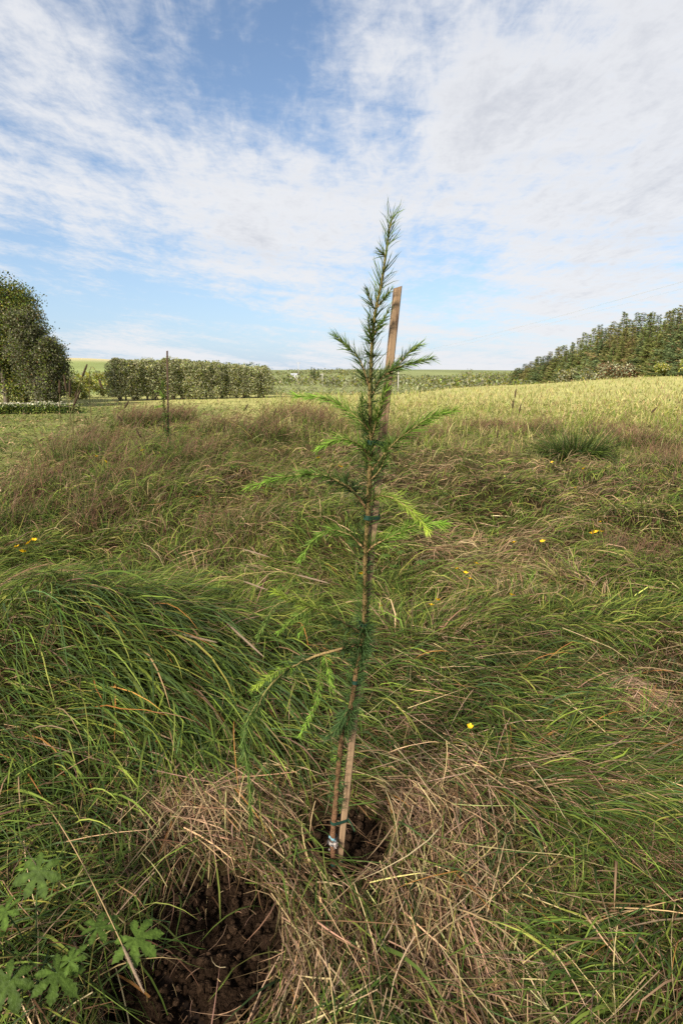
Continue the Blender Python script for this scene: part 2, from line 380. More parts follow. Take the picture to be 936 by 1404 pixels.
def straw_w(px, py):
    w = 1.1 * gauss(px, py, 270, 1110, 110, 60) + 0.8 * gauss(px, py, 590, 1150, 80, 110) + .5 * gauss(px, py, 620, 1290, 90, 80) + .8 * gauss(px, py, 420, 1330, 60, 90) + 1.2 * gauss(px, py, 862, 975, 50, 28)
    w += .7 * gauss(px, py, 620, 740, 60, 30) + .6 * gauss(px, py, 700, 640, 120, 22) + .9 * gauss(px, py, 730, 785, 90, 40) + .5 * gauss(px, py, 620, 860, 60, 60) + .35 * gauss(px, py, 700, 1320, 120, 90)
    w += .5 * gauss(px, py, 340, 720, 120, 30) + .6 * gauss(px, py, 30, 670, 60, 40) + .45 * gauss(px, py, 120, 740, 80, 20) + .5 * gauss(px, py, 390, 640, 60, 30)
    return w
def green_w(px, py):
    w = 1.4 * gauss(px, py, 200, 930, 230, 100) + .8 * gauss(px, py, 60, 1130, 110, 120) + .9 * gauss(px, py, 860, 1150, 140, 110) + .8 * gauss(px, py, 880, 1340, 110, 80) + .9 * gauss(px, py, 640, 940, 110, 70)
    w += .8 * gauss(px, py, 630, 705, 90, 22) + .6 * gauss(px, py, 430, 760, 90, 30) + .7 * gauss(px, py, 60, 1350, 100, 80) + .7 * gauss(px, py, 780, 1010, 90, 60) + .6 * gauss(px, py, 850, 830, 90, 60) + .5 * gauss(px, py, 500, 1370, 60, 40)
    return w
GREENS = [G_DK, G_MD, G_LT, G_BL, OLIVE]

def build_near_grass():
    # 1. matted under-layer: short lying blades, everywhere
    mb = MB()
    n = 95000
    px, py, p = scatter(n, -320, 1260, 600, 1750)
    sw, gw = straw_w(px, py), green_w(px, py); clump = fbm(p[:, 0] * 2.2, p[:, 1] * 2.2, 41); big = fbm(p[:, 0] * .6, p[:, 1] * .6, 42)
    m = (rng.random(n) > soil_mask(p[:, 0], p[:, 1]) * .985)
    px, py, p, sw, gw, clump, big = keep(m, px, py, p, sw, gw, clump, big); n = len(px)
    dist = np.hypot(p[:, 0], p[:, 1])
    messy = sstep(py, 950, 820)
    az = flow_az(px, py) + rng.normal(0, .55, n) * (1 + messy) + (vnoise(p[:, 0] * 3.5, p[:, 1] * 3.5, 44) - .5) * 3.5 * messy
    w = np.stack([.25 + .55 * gw, .3 + .8 * gw, .16 + .25 * gw + .1 * clump, .12 + .3 * gw, .35 + 0 * gw, .25 + .5 * sw * (1 - np.clip(gw, 0, .8)), .28 + .7 * sw, .15 + .2 * big, .22 + .5 * (clump > .58)], 1)
    c = pal(n, GREENS + [STRAW2, BROWN, PURP, BROWN * .7], w, .28)
    Ln = U(.07, .26, n) * (1 + .5 * gw); m = off_soil(p, az, Ln); px, py, p, sw, gw, clump, big, dist, az, Ln, c = keep(m, px, py, p, sw, gw, clump, big, dist, az, Ln, c); n = len(px)
    el0 = U(.1, .9, n) * (1 - .5 * np.clip(sw, 0, 1))
    p[:, 2] += U(-.01, .05, n) * (.5 + clump) * (1 - .6 * sstep(dist, 4, 9))
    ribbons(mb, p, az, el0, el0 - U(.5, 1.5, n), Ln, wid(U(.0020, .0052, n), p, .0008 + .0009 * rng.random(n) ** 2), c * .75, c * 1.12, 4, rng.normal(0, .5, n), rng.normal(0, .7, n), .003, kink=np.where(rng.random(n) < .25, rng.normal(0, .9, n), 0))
    tagp(mb.build('matted_grass', 'grass_blade'), 'short matted green and brown grass covering the meadow', 'grass', None, 'stuff')

    # 2. lush long green blades, combed over
    mb = MB()
    n = 60000
    px, py, p = scatter(n, -320, 1260, 640, 1750)
    gw = green_w(px, py); sw = straw_w(px, py); cl = fbm(p[:, 0] * 3, p[:, 1] * 3, 51)
    gtot = np.clip(gw + .16 - .45 * sw, .03, 1) * (1 - .55 * sstep(py, 860, 760)) * np.where(cl > .42, 1, .3)
    m = (rng.random(n) < gtot) & (rng.random(n) > soil_mask(p[:, 0], p[:, 1]))
    px, py, p, gw, cl = keep(m, px, py, p, gw, cl); n = len(px)
    lush = gauss(px, py, 200, 930, 240, 110)
    # tuft coherence: blades of one tuft share an azimuth offset
    tuft = (vnoise(p[:, 0] * 5, p[:, 1] * 5, 61) - .5) * (2.4 + 2.4 * sstep(py, 900, 790)) * (1 - .75 * np.clip(lush * 1.3, 0, 1))
    az = flow_az(px, py) + tuft + rng.normal(0, .40, n) * (1 - .62 * np.clip(lush, 0, 1))
    Ln = U(.16, .36, n) * (1 + 1.35 * lush); m = off_soil(p, az, Ln, .85); px, py, p, lush, az, Ln = keep(m, px, py, p, lush, az, Ln); n = len(px); el0 = U(.45, 1.15, n) * (1 - .38 * np.clip(lush, 0, 1)); el1 = el0 - U(.9, 1.6, n)
    w = np.stack([.5 + .3 * lush, .9 + 0 * lush, .5 + 0 * lush, .45 + .6 * lush, .16 + 0 * lush, .10 + 0 * lush, .05 + 0 * lush], 1)
    c = pal(n, [G_DK * 1.2, G_MD, G_LT, G_BL, G_YL, STRAW2, ORANGE], w, .22)
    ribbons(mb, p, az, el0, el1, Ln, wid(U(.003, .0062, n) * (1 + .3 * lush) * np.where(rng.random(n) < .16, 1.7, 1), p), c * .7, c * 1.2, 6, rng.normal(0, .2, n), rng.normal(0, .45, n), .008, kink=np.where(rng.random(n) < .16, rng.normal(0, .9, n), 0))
    tagp(mb.build('long_grass', 'grass_blade'), 'long green grass blades combed over in arching tufts', 'grass', None, 'stuff')

    # 3. dry straw lying on top
    mb = MB()
    n = 64000
    px, py, p = scatter(n, -320, 1260, 620, 1750)
    sw = straw_w(px, py); gw = green_w(px, py)
    sm = soil_mask(p[:, 0], p[:, 1])
    m = rng.random(n) < np.clip(.13 + .13 * sstep(px, 470, 600) * sstep(py, 1330, 1000) + .62 * sw - .07 * gw, .03, 1) * (1 - .75 * gauss(px, py, 180, 930, 220, 100)) * np.where(sm > .5, .05, 1)
    px, py, p, sw = keep(m, px, py, p, sw); n = len(px)
    az = flow_az(px, py) + rng.normal(0, .45, n) + np.where(rng.random(n) < .25, rng.normal(0, 1.5, n), 0); 
    Ln = U(.08, .30, n) * (1 + .5 * (rng.random(n) < .12)); m = off_soil(p, az, Ln, .93); px, py, p, sw, az, Ln = keep(m, px, py, p, sw, az, Ln); n = len(px); el0 = rng.normal(.10, .16, n)
    p[:, 2] += U(.005, .06, n) + .03 * np.clip(sw, 0, 1)
    c = pal(n, [STRAW, STRAW2, PINK, GOLD * .8, BROWN, ORANGE * .8, STRAW * 1.3], [.30, .3, .28, .10, .22, .03, .07], .30)
    ribbons(mb, p, az, el0, el0 - U(.0, .5, n), Ln, wid(U(.0018, .0042, n), p, .0007 + .0008 * rng.random(n)), c, c * 1.05, 4, rng.normal(0, .25, n), rng.normal(0, .8, n), .012, base_w=.9, kink=np.where(rng.random(n) < .2, rng.normal(0, .8, n), 0))
    tagp(mb.build('dry_straw', 'dry_grass'), 'pale dry straw lying flat over the grass around the sapling', 'straw', None, 'stuff')

    # 3b. long loose stalks lying criss-cross
    mb = MB()
    n = 900
    px = U(-150, 1080, n); py = U(690, 1500, n); p = gnd(px, py); p[:, 2] = g(p[:, 0], p[:, 1]) + U(.05, .12, n)
    az = flow_az(px, py) + rng.normal(0, 1.0, n); m = (rng.random(n) > .85 * gauss(px, py, 180, 940, 230, 110)) & off_soil(p, az, .35, .9) & (soil_mask(p[:, 0], p[:, 1]) < .6); px, py, p, az = keep(m, px, py, p, az); n = len(px); c = pal(n, [STRAW * 1.25, STRAW, PINK, GOLD], [.4, .3, .2, .1], .15)
    ribbons(mb, p, az, rng.normal(.05, .12, n), rng.normal(-.15, .1, n), U(.12, .50, n), wid(U(.0018, .0030, n), p, .0009), c, c, 5, rng.normal(0, .15, n), rng.normal(0, .6, n), .02, base_w=1, kink=np.where(rng.random(n) < .35, rng.normal(0, .9, n), 0))
    tagp(mb.build('loose_stalks', 'dry_grass'), 'long bleached grass stalks lying criss-cross on the meadow', 'straw', None, 'stuff')
build_near_grass()

def build_herbs():
    mb = MB(); n = 15000
    px, py, p = scatter(n, -320, 1260, 600, 1500)
    m = (fbm(p[:, 0] * 3, p[:, 1] * 3, 171, 3) > .56) & (soil_mask(p[:, 0], p[:, 1]) < .2) & (rng.random(n) > .8 * gauss(px, py, 200, 930, 200, 90)) & (rng.random(n) > straw_w(px, py) * 1.5)
    px, py, p = keep(m, px, py, p); n = len(px); dist = np.hypot(p[:, 0], p[:, 1]); m = dist > 3.2; p, dist = keep(m, p, dist); n = len(p); p[:, 2] += U(.02, .10, n)
    cards(mb, p, U(.012, .034, n) * np.clip(dist / 3, 1, 2), pal(n, [G_MD, G_LT, G_DK * 1.3, G_YL], [.4, .3, .2, .1], .2), .62, .3)
    tagp(mb.build('herb_leaves', 'leaf'), 'small broad herb leaves scattered low among the meadow grass', 'herbs', None, 'stuff')
build_herbs()
def build_mid_grass():
    mb = MB(); n = 155000
    px, py, p = scatter(n, -620, 1480, 552, 880)
    sw, gw = straw_w(px, py), green_w(px, py); A1 = fbm(p[:, 0] * .9, p[:, 1] * .9, 141); A2 = fbm(p[:, 0] * 1.1 + 9, p[:, 1] * 1.1, 142); A3 = fbm(p[:, 0] * 2.8, p[:, 1] * 2.8, 143)
    mown = sstep(px, 135, 60) * sstep(py, 715, 665) * (.35 + .9 * (fbm(p[:, 0] * .5, p[:, 1] * 1.4, 145) > .5))
    gr = sstep(A1, .47, .55) * 1.3 + gw; stw = sstep(A2, .50, .58) * 1.3 * (1 - .5 * sstep(A1, .47, .55)) + 2.0 * sw + .8 * mown; br = sstep(A3, .53, .60) * .8
    w = np.stack([.14 + .3 * gr, .26 + .8 * gr + .3 * mown, .28 + .65 * gr + .5 * mown, .12 + 0 * gr, .10 + .65 * stw, .08 + .4 * stw, .06 + .3 * br, .06 + .35 * br, .16 + .3 * gr], 1)
    c = pal(n, [G_DK, G_MD, G_LT, OLIVE, STRAW, STRAW2, BROWN, PURP, G_YL], w, .25)
    sw_dir = (fbm(p[:, 0] * .7, p[:, 1] * .7, 151, 2) - .5) * 7
    az = flow_az(px, np.maximum(py, 600)) * .4 + sw_dir + (vnoise(p[:, 0] * 3.1, p[:, 1] * 3.1, 155) - .5) * 4.5 + rng.normal(0, .55, n)
    el0 = U(.1, .95, n); p[:, 2] += U(-.02, .05, n)
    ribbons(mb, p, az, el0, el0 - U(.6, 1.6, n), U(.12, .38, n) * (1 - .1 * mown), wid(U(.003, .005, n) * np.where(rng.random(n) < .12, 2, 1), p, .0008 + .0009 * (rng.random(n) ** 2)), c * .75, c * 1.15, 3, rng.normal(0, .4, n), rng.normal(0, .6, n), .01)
    tagp(mb.build('flattened_grass', 'grass_blade'), 'flattened swaths of mixed green and straw-coloured grass across the middle meadow', 'grass', None, 'stuff')
    # 4. standing tall grass of the middle distance
    mb = MB()
    n = 78000
    px, py, p = scatter(n, -620, 1480, 540, 800)
    left = np.clip(gauss(px, py, 230, 640, 210, 90) + .7 * gauss(px, py, 420, 590, 90, 40), 0, 1.2)
    right = np.clip(.7 * gauss(px, py, 560, 590, 120, 25) + .8 * gauss(px, py, 740, 580, 160, 30) + .6 * gauss(px, py, 900, 640, 120, 50), 0, 1)
    mown = sstep(px, 125, 70) * sstep(py, 700, 660) * sstep(py, 575, 585)
    hum = fbm(p[:, 0] * .8, p[:, 1] * .8, 71); cl = fbm(p[:, 0] * 2.5, p[:, 1] * 2.5, 72)
    den = np.clip(.18 + .8 * left + .55 * right + .5 * (hum - .5), .05, 1) * (1 - .93 * mown)
    m = rng.random(n) < den; px, py, p, left, right, hum, cl = keep(m, px, py, p, left, right, hum, cl); n = len(px)
    az = rng.normal(0, 1.3, n) + (hum - .5) * 7
    hgt = (.15 + .50 * left + .28 * right) * U(.5, 1.2, n) * (.05 + 1.9 * cl)
    el0 = U(.45, 1.4, n); el1 = el0 - U(.5, 2.1, n)
    br = np.clip((cl - .45) * 4, 0, 1)
    w = np.stack([.55 - .1 * br, .7 - .2 * br, .5 + 0 * br, .2 + .1 * br, .10 + .45 * br, .12 + .2 * br, .08 + .12 * br, .2 + 0 * br], 1)
    c = pal(n, [G_DK * 1.15, G_MD * .85, G_LT, OLIVE * .75, PURP * .85, STRAW2, BROWN * .7, G_YL], w, .3) * (.7 + .6 * fbm(p[:, 0] * 1.2, p[:, 1] * 1.2, 79))[:, None]
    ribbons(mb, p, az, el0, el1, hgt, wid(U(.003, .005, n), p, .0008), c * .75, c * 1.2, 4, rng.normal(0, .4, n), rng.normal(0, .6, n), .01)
    # fine brown panicles
    n = 12000
    px, py, p = scatter(n, -300, 1250, 548, 830)
    left = gauss(px, py, 200, 620, 200, 75) + gauss(px, py, 420, 590, 80, 45) + .7 * gauss(px, py, 300, 740, 120, 40)
    right = .8 * gauss(px, py, 590, 590, 70, 18) + gauss(px, py, 720, 585, 60, 20) + .8 * gauss(px, py, 900, 640, 90, 40) + .5 * gauss(px, py, 890, 760, 70, 50)
    mown = sstep(px, 130, 75) * sstep(py, 700, 660)
    m = rng.random(n) < np.clip(left + right, .03, 1) * (fbm(p[:, 0] * 1.5, p[:, 1] * 1.5, 77) > .47) * (1 - mown); px, py, p, left = keep(m, px, py, p, left); n = len(px)
    az = rng.normal(.2, .8, n); L = U(.28, .55, n) * (1 + .45 * np.clip(left, 0, 1)); c = pal(n, [np.array([.21, .115, .075]), PINK * .75, STRAW2 * .8], [.6, .25, .15], .15)
    pts = ribbons(mb, p, az, U(1.0, 1.5, n), U(.3, 1.2, n), L, wid(.0012 + 0 * L, p, .0004), c * .8, c, 4, 0, None, .01)
    for k in range(16):
        f = U(.55, 1.0, n); i = np.minimum((f * 4).astype(int), 3); fr = (f * 4 - i)[:, None]
        q = pts[np.arange(n), i] * (1 - fr) + pts[np.arange(n), i + 1] * fr
        ribbons(mb, q, U(0, 2 * pi, n), U(.1, 1.3, n), U(-.3, .8, n), U(.02, .06, n) * (1.3 - f), wid(.0018 + 0 * L, p, .0005), c, c * 1.1, 1, 0)
    # rough clumps: green blades below, a reddish-brown haze of seed heads above
    for cx, cy, rad, hh in ((185, 585, .55, .62), (235, 580, .6, .55), (130, 640, .4, .62), (85, 655, .35, .55), (300, 600, .6, .5), (400, 592, .7, .6), (440, 605, .5, .5), (350, 625, .5, .42), (265, 660, .4, .4), (180, 690, .35, .38), (590, 600, .55, .42), (545, 612, .4, .35),
                            (725, 598, .6, .48), (660, 590, .5, .35), (880, 612, .6, .42), (835, 600, .5, .38), (915, 650, .4, .36), (60, 700, .3, .42), (15, 740, .3, .45), (120, 735, .25, .3), (310, 745, .3, .25), (880, 760, .3, .25)):
        q = gnd(cx, cy); n = int(420 * (rad / .5)); a = U(0, 2 * pi, n); r = rad * rng.random(n) ** .6; P = np.stack([q[0] + np.cos(a) * r * 1.2, q[1] + np.sin(a) * r, np.zeros(n)], -1); P[:, 2] = g(P[:, 0], P[:, 1])
        cc = pal(n, [G_DK * 1.2, G_MD * .9, G_LT * .8, OLIVE * .7, STRAW2], [.35, .35, .15, .15, .08], .25); e0 = U(.7, 1.45, n)
        ribbons(mb, P, a * .5 + rng.normal(0, 1, n), e0, e0 - U(.3, 1.8, n), hh * U(.45, 1.1, n), wid(U(.003, .006, n), P, .0009), cc * .75, cc * 1.2, 4, rng.normal(0, .4, n), None, .01)
        m = n // 2; P = P[:m]; L = hh * U(.8, 1.45, m); cc = pal(m, [np.array([.20, .105, .065]), np.array([.15, .085, .055]), PINK * .8], [.5, .3, .2], .18)
        pts = ribbons(mb, P, rng.normal(.3, 1, m), U(.9, 1.5, m), U(.2, 1.2, m), L, wid(.0012 + 0 * L, P, .0004), cc * .8, cc, 4, 0, None, .01)
        for k in range(14):
            f = U(.5, 1.0, m); i = np.minimum((f * 4).astype(int), 3); fr = (f * 4 - i)[:, None]; w0 = pts[np.arange(m), i] * (1 - fr) + pts[np.arange(m), i + 1] * fr
            ribbons(mb, w0, U(0, 2 * pi, m), U(.1, 1.3, m), U(-.3, .8, m), U(.025, .07, m) * (1.3 - f), wid(.0018 + 0 * L, P, .0006), cc, cc * 1.1, 1, 0)
    tagp(mb.build('tall_grass', 'grass_blade'), 'tall standing grass with fine brown seed heads on the rise', 'grass', None, 'stuff')
    # 5. golden field beyond
    mb = MB()
    n = 100000
    px, py, p = scatter(n, -350, 1290, 522, 650)
    p[:, 2] = g(p[:, 0], p[:, 1])
    t = p[:, 0] / p[:, 1]
    lw = sstep(px, 330, 420); hum = fbm(p[:, 0] * .25, p[:, 1] * .25, 81)
    m = rng.random(n) < (.05 + .95 * lw) * np.where((px < 140) & (py > 556), .2, 1) * sstep(py, 650, 556); px, py, p, hum, lw = keep(m, px, py, p, hum, lw); n = len(px)
    nr = sstep(py, 545, 590); w = np.stack([(1.1 * lw + .1) * (1 - .55 * nr), .40 + 0 * lw, .45 + .9 * sstep(hum, .45, .6), .35 + .7 * sstep(hum, .55, .4) + .5 * nr, .20 + .2 * nr], 1)
    c = pal(n, [GOLD, STRAW, G_YL, G_LT, PURP], w, .2)
    el0 = U(.9, 1.5, n)
    ribbons(mb, p, U(0, 2 * pi, n), el0, el0 - U(.1, .9, n), U(.14, .42, n), wid(0 * hum, p, .0008), c * .75, c * 1.1, 3, 0, rng.normal(0, .6, n))
    tagp(mb.build('golden_field_grass', 'grass_blade'), 'ripe golden grass filling the open field before the spruces', 'grass', None, 'stuff')
build_mid_grass()

# ------------------------------------------------------------------ bare soil
def build_soil(px, py, label):
    c = gnd(px, py); k = 0 if px < 400 else 1; cx, cy, rx, ry = SOILS[k]
    mb = MB(); n = 110
    s = np.linspace(-1.25, 1.25, n); A, B = np.meshgrid(s, s); X = cx + A * rx; Y = cy + B * ry
    r = np.hypot(A, B)
    Z = g(X, Y) + .012 + (fbm(X * 22, Y * 22, 91, 4) - .42) * .075 + (fbm(X * 70, Y * 70, 95, 3) - .5) * .022 - sstep(r, .85, 1.25) * .06
    if k == 0: # a split between two spade cuts
        dd = np.abs((X - cx + .02) * .8 + (Y - cy + .09) * .75); Z -= .05 * np.exp(-(dd / .012) ** 2) * (np.hypot(X - cx, Y - cy + .08) < .13)
    V = np.stack([X, Y, Z], -1).reshape(-1, 3); i, j = np.meshgrid(np.arange(n - 1), np.arange(n - 1), indexing='ij')
    q = np.stack([i * n + j, i * n + j + 1, (i + 1) * n + j + 1, (i + 1) * n + j], -1).reshape(-1, 4)
    cc = np.array([.020, .0122, .0078]) * (.5 + 1.0 * fbm(V[:, 0] * 40, V[:, 1] * 40, 97))[:, None]
    mb.add(V, cc, q)
    # crumbs and clods
    m = 700 if k == 0 else 220
    ph = (1 + 5 ** .5) / 2
    ico = np.array([(-1, ph, 0), (1, ph, 0), (-1, -ph, 0), (1, -ph, 0), (0, -1, ph), (0, 1, ph), (0, -1, -ph), (0, 1, -ph), (ph, 0, -1), (ph, 0, 1), (-ph, 0, -1), (-ph, 0, 1)]) / 1.9
    tri = np.array([(0, 11, 5), (0, 5, 1), (0, 1, 7), (0, 7, 10), (0, 10, 11), (1, 5, 9), (5, 11, 4), (11, 10, 2), (10, 7, 6), (7, 1, 8), (3, 9, 4), (3, 4, 2), (3, 2, 6), (3, 6, 8), (3, 8, 9), (4, 9, 5), (2, 4, 11), (6, 2, 10), (8, 6, 7), (9, 8, 1)])
    for _ in range(m):
        a = rng.uniform(0, 2 * pi); rr = rng.random() ** .5 * 1.0; x = cx + cos(a) * rr * rx; y = cy + sin(a) * rr * ry
        z = float(g(x, y)) + .012 + (float(fbm(x * 22, y * 22, 91, 4)) - .42) * .075
        sz = rng.choice([.0025, .005, .009, .015], p=[.45, .33, .16, .06])
        v = ico * sz * rng.uniform(.6, 1.3, (12, 3)) + np.array([x, y, z + sz * .3])
        mb.add(v, np.array([.028, .017, .0105]) * rng.uniform(.6, 1.7), None, tri)
    tagp(mb.build('soil', 'soil', None, True), label, 'soil', None, 'stuff')
    # bits of root and straw on the soil
    mb = MB(); m = 150 if k == 0 else 70
    a = U(0, 2 * pi, m); rr = U(0, 1, m) ** .5; P = np.stack([cx + np.cos(a) * rr * rx, cy + np.sin(a) * rr * ry, np.zeros(m)], -1); P[:, 2] = g(P[:, 0], P[:, 1]) + U(.02, .05, m)
    c = pal(m, [STRAW2, PINK, BROWN, BROWN * .5], [.25, .15, .4, .3], .3)
    ribbons(mb, P, U(0, 2 * pi, m), rng.normal(0, .25, m), rng.normal(-.1, .2, m), U(.008, .05, m) * np.where(rng.random(m) < .15, 2.6, 1), U(.0006, .0018, m), c, c, 4, rng.normal(0, .5, m), None, .02, base_w=1)
    tagp(mb.build('root_scraps', 'dry_grass'), 'loose roots and straw scraps on ' + ('the big patch of dug soil' if k == 0 else 'the soil round the sapling'), 'straw', None, 'stuff')
build_soil(268, 1315, 'dark crumbly bare soil dug up beside the leafy plants')
build_soil(482, 1150, 'dark bare soil around the foot of the sapling')

# ------------------------------------------------------------------ stake, ties and larch sapling
SB = gnd(463, 1196); YS = SB[1]
def stake_thing(name, a, b, hw, label, parent_cat='stake', wood='stake_wood'):
    o = empty(name, tuple(a)); mb = MB(); a = np.asarray(a); b = np.asarray(b)
    T = (b - a) / np.linalg.norm(b - a); X = np.array([1, 0, 0]) - T * T[0]; X /= np.linalg.norm(X); Yv = np.cross(T, X); ang = .22
    X, Yv = X * cos(ang) + Yv * sin(ang), -X * sin(ang) + Yv * cos(ang)
    oct_ = [(-1, -.72), (-.72, -1), (.72, -1), (1, -.72), (1, .72), (.72, 1), (-.72, 1), (-1, .72)]
    rings = 14; L = np.linalg.norm(b - a); V = []
    for i in range(rings):
        f = i / (rings - 1); w = hw * (1 - .06 * f) * (1 + rng.normal(0, .006))
        for (u, v) in oct_:
            cut = (u * .0035) if i == rings - 1 else 0
            V.append(a + T * (f * L + cut) + (X * u + Yv * v) * w + X * .0012 * sin(f * 5))
    q = [[i * 8 + j, i * 8 + (j + 1) % 8, (i + 1) * 8 + (j + 1) % 8, (i + 1) * 8 + j] for i in range(rings - 1) for j in range(8)]
    k = (rings - 1) * 8; t = [[k, k + j, k + j + 1] for j in range(1, 7)]
    mb.add(V, (.4, .25, .15), q, t); s = child(mb, name, wood, o, False)
    # the stake is one solid piece: keep the mesh itself as the thing
    s.parent = None; s.location = o.location; bpy.data.objects.remove(o)
    return tagp(s, label, parent_cat)
st_top = at(545.5, 394, YS); st_bot = SB + (SB - st_top) * .07
stake_thing('wooden_stake', st_bot, st_top, .0089, 'brown wooden stake tied to the larch sapling in the foreground')

TRUNK = [(458, 1192), (456, 1150), (460, 1103), (463, 1063), (469, 1009), (480, 973), (489, 918), (496, 890), (499, 854), (500.5, 803), (501, 756), (505, 691), (507.5, 618), (508, 590), (507, 539), (508.6, 497), (511.6, 449), (516, 420), (523.6, 384), (529.6, 342), (533, 318), (538, 297)]
YT = YS - .0195
def catmull(P, k=6):
    P = np.asarray(P, float); Q = np.vstack([2 * P[0] - P[1], P, 2 * P[-1] - P[-2]]); out = []
    for i in range(1, len(Q) - 2):
        for t in np.arange(k) / k:
            a, b, c, d = Q[i - 1:i + 3]; out.append(.5 * (2 * b + (c - a) * t + (2 * a - 5 * b + 4 * c - d) * t * t + (3 * b - 3 * c + d - a) * t ** 3))
    out.append(P[-1]); return np.array(out)
N_DK = np.array([.042, .072, .020]); N_MD = np.array([.082, .132, .024]); N_LT = np.array([.20, .34, .040]); N_YL = np.array([.36, .46, .055]); N_BL = np.array([.055, .100, .030])
def needles_on(mb, P, per_m, L0, L1, c0, c1, fwd0=.6, fwd1=.6, w=.0014, skip=0.0, tipboost=True, power=1):
    """needles around a polyline; colours and angle run from its start to its tip"""
    seg = np.linalg.norm(np.diff(P, axis=0), axis=1); cum = np.concatenate([[0], np.cumsum(seg)]); tot = cum[-1]
    n = max(4, int(per_m * tot)); s = U(skip, 1, n); d = s * tot; i = np.clip(np.searchsorted(cum, d) - 1, 0, len(seg) - 1)
    fr = ((d - cum[i]) / seg[i])[:, None]; pos = P[i] * (1 - fr) + P[i + 1] * fr; T = (P[i + 1] - P[i]) / seg[i][:, None]
    r = rng.normal(size=(n, 3)); r -= T * (r * T).sum(1)[:, None]; r /= np.linalg.norm(r, axis=1)[:, None]
    f = fwd0 + (fwd1 - fwd0) * s + rng.normal(0, .15, n)
    dr = T * np.sin(f)[:, None] + r * np.cos(f)[:, None]; dr[:, 2] -= .05
    az = np.arctan2(dr[:, 1], dr[:, 0]); el = np.arcsin(np.clip(dr[:, 2] / np.linalg.norm(dr, axis=1), -1, 1))
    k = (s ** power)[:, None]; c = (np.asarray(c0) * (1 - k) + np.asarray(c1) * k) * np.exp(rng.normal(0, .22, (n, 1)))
    Ln = (L0 + (L1 - L0) * s) * U(.65, 1.15, n)
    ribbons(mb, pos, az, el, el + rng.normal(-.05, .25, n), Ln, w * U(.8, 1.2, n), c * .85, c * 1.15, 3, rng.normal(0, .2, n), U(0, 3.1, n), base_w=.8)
def rosettes(mb, P, count, nn, L, c, spread=1.2, droop=0):
    idx = rng.integers(0, len(P) - 1, count); pos = P[idx] + (P[idx + 1] - P[idx]) * rng.random((count, 1)); T = P[idx + 1] - P[idx]; T /= np.linalg.norm(T, axis=1)[:, None]
    for a, t in zip(pos, T):
        ax = rng.normal(size=3); ax -= t * ax.dot(t); ax /= np.linalg.norm(ax); ax = ax + t * .35 + np.array([0, 0, -droop]); ax /= np.linalg.norm(ax)
        d = ax + rng.normal(0, .42 * spread, (nn, 3)); d /= np.linalg.norm(d, axis=1)[:, None]
        az = np.arctan2(d[:, 1], d[:, 0]); el = np.arcsin(d[:, 2]); cc = c * np.exp(rng.normal(0, .2, (nn, 1)))
        ribbons(mb, np.repeat((a + ax * .003)[None], nn, 0), az, el, el + rng.normal(-.1, .2, nn), L * U(.6, 1.15, nn), 0.0018, cc * .85, cc * 1.2, 3, rng.normal(0, .2, nn), U(0, 3.1, nn), base_w=.8)
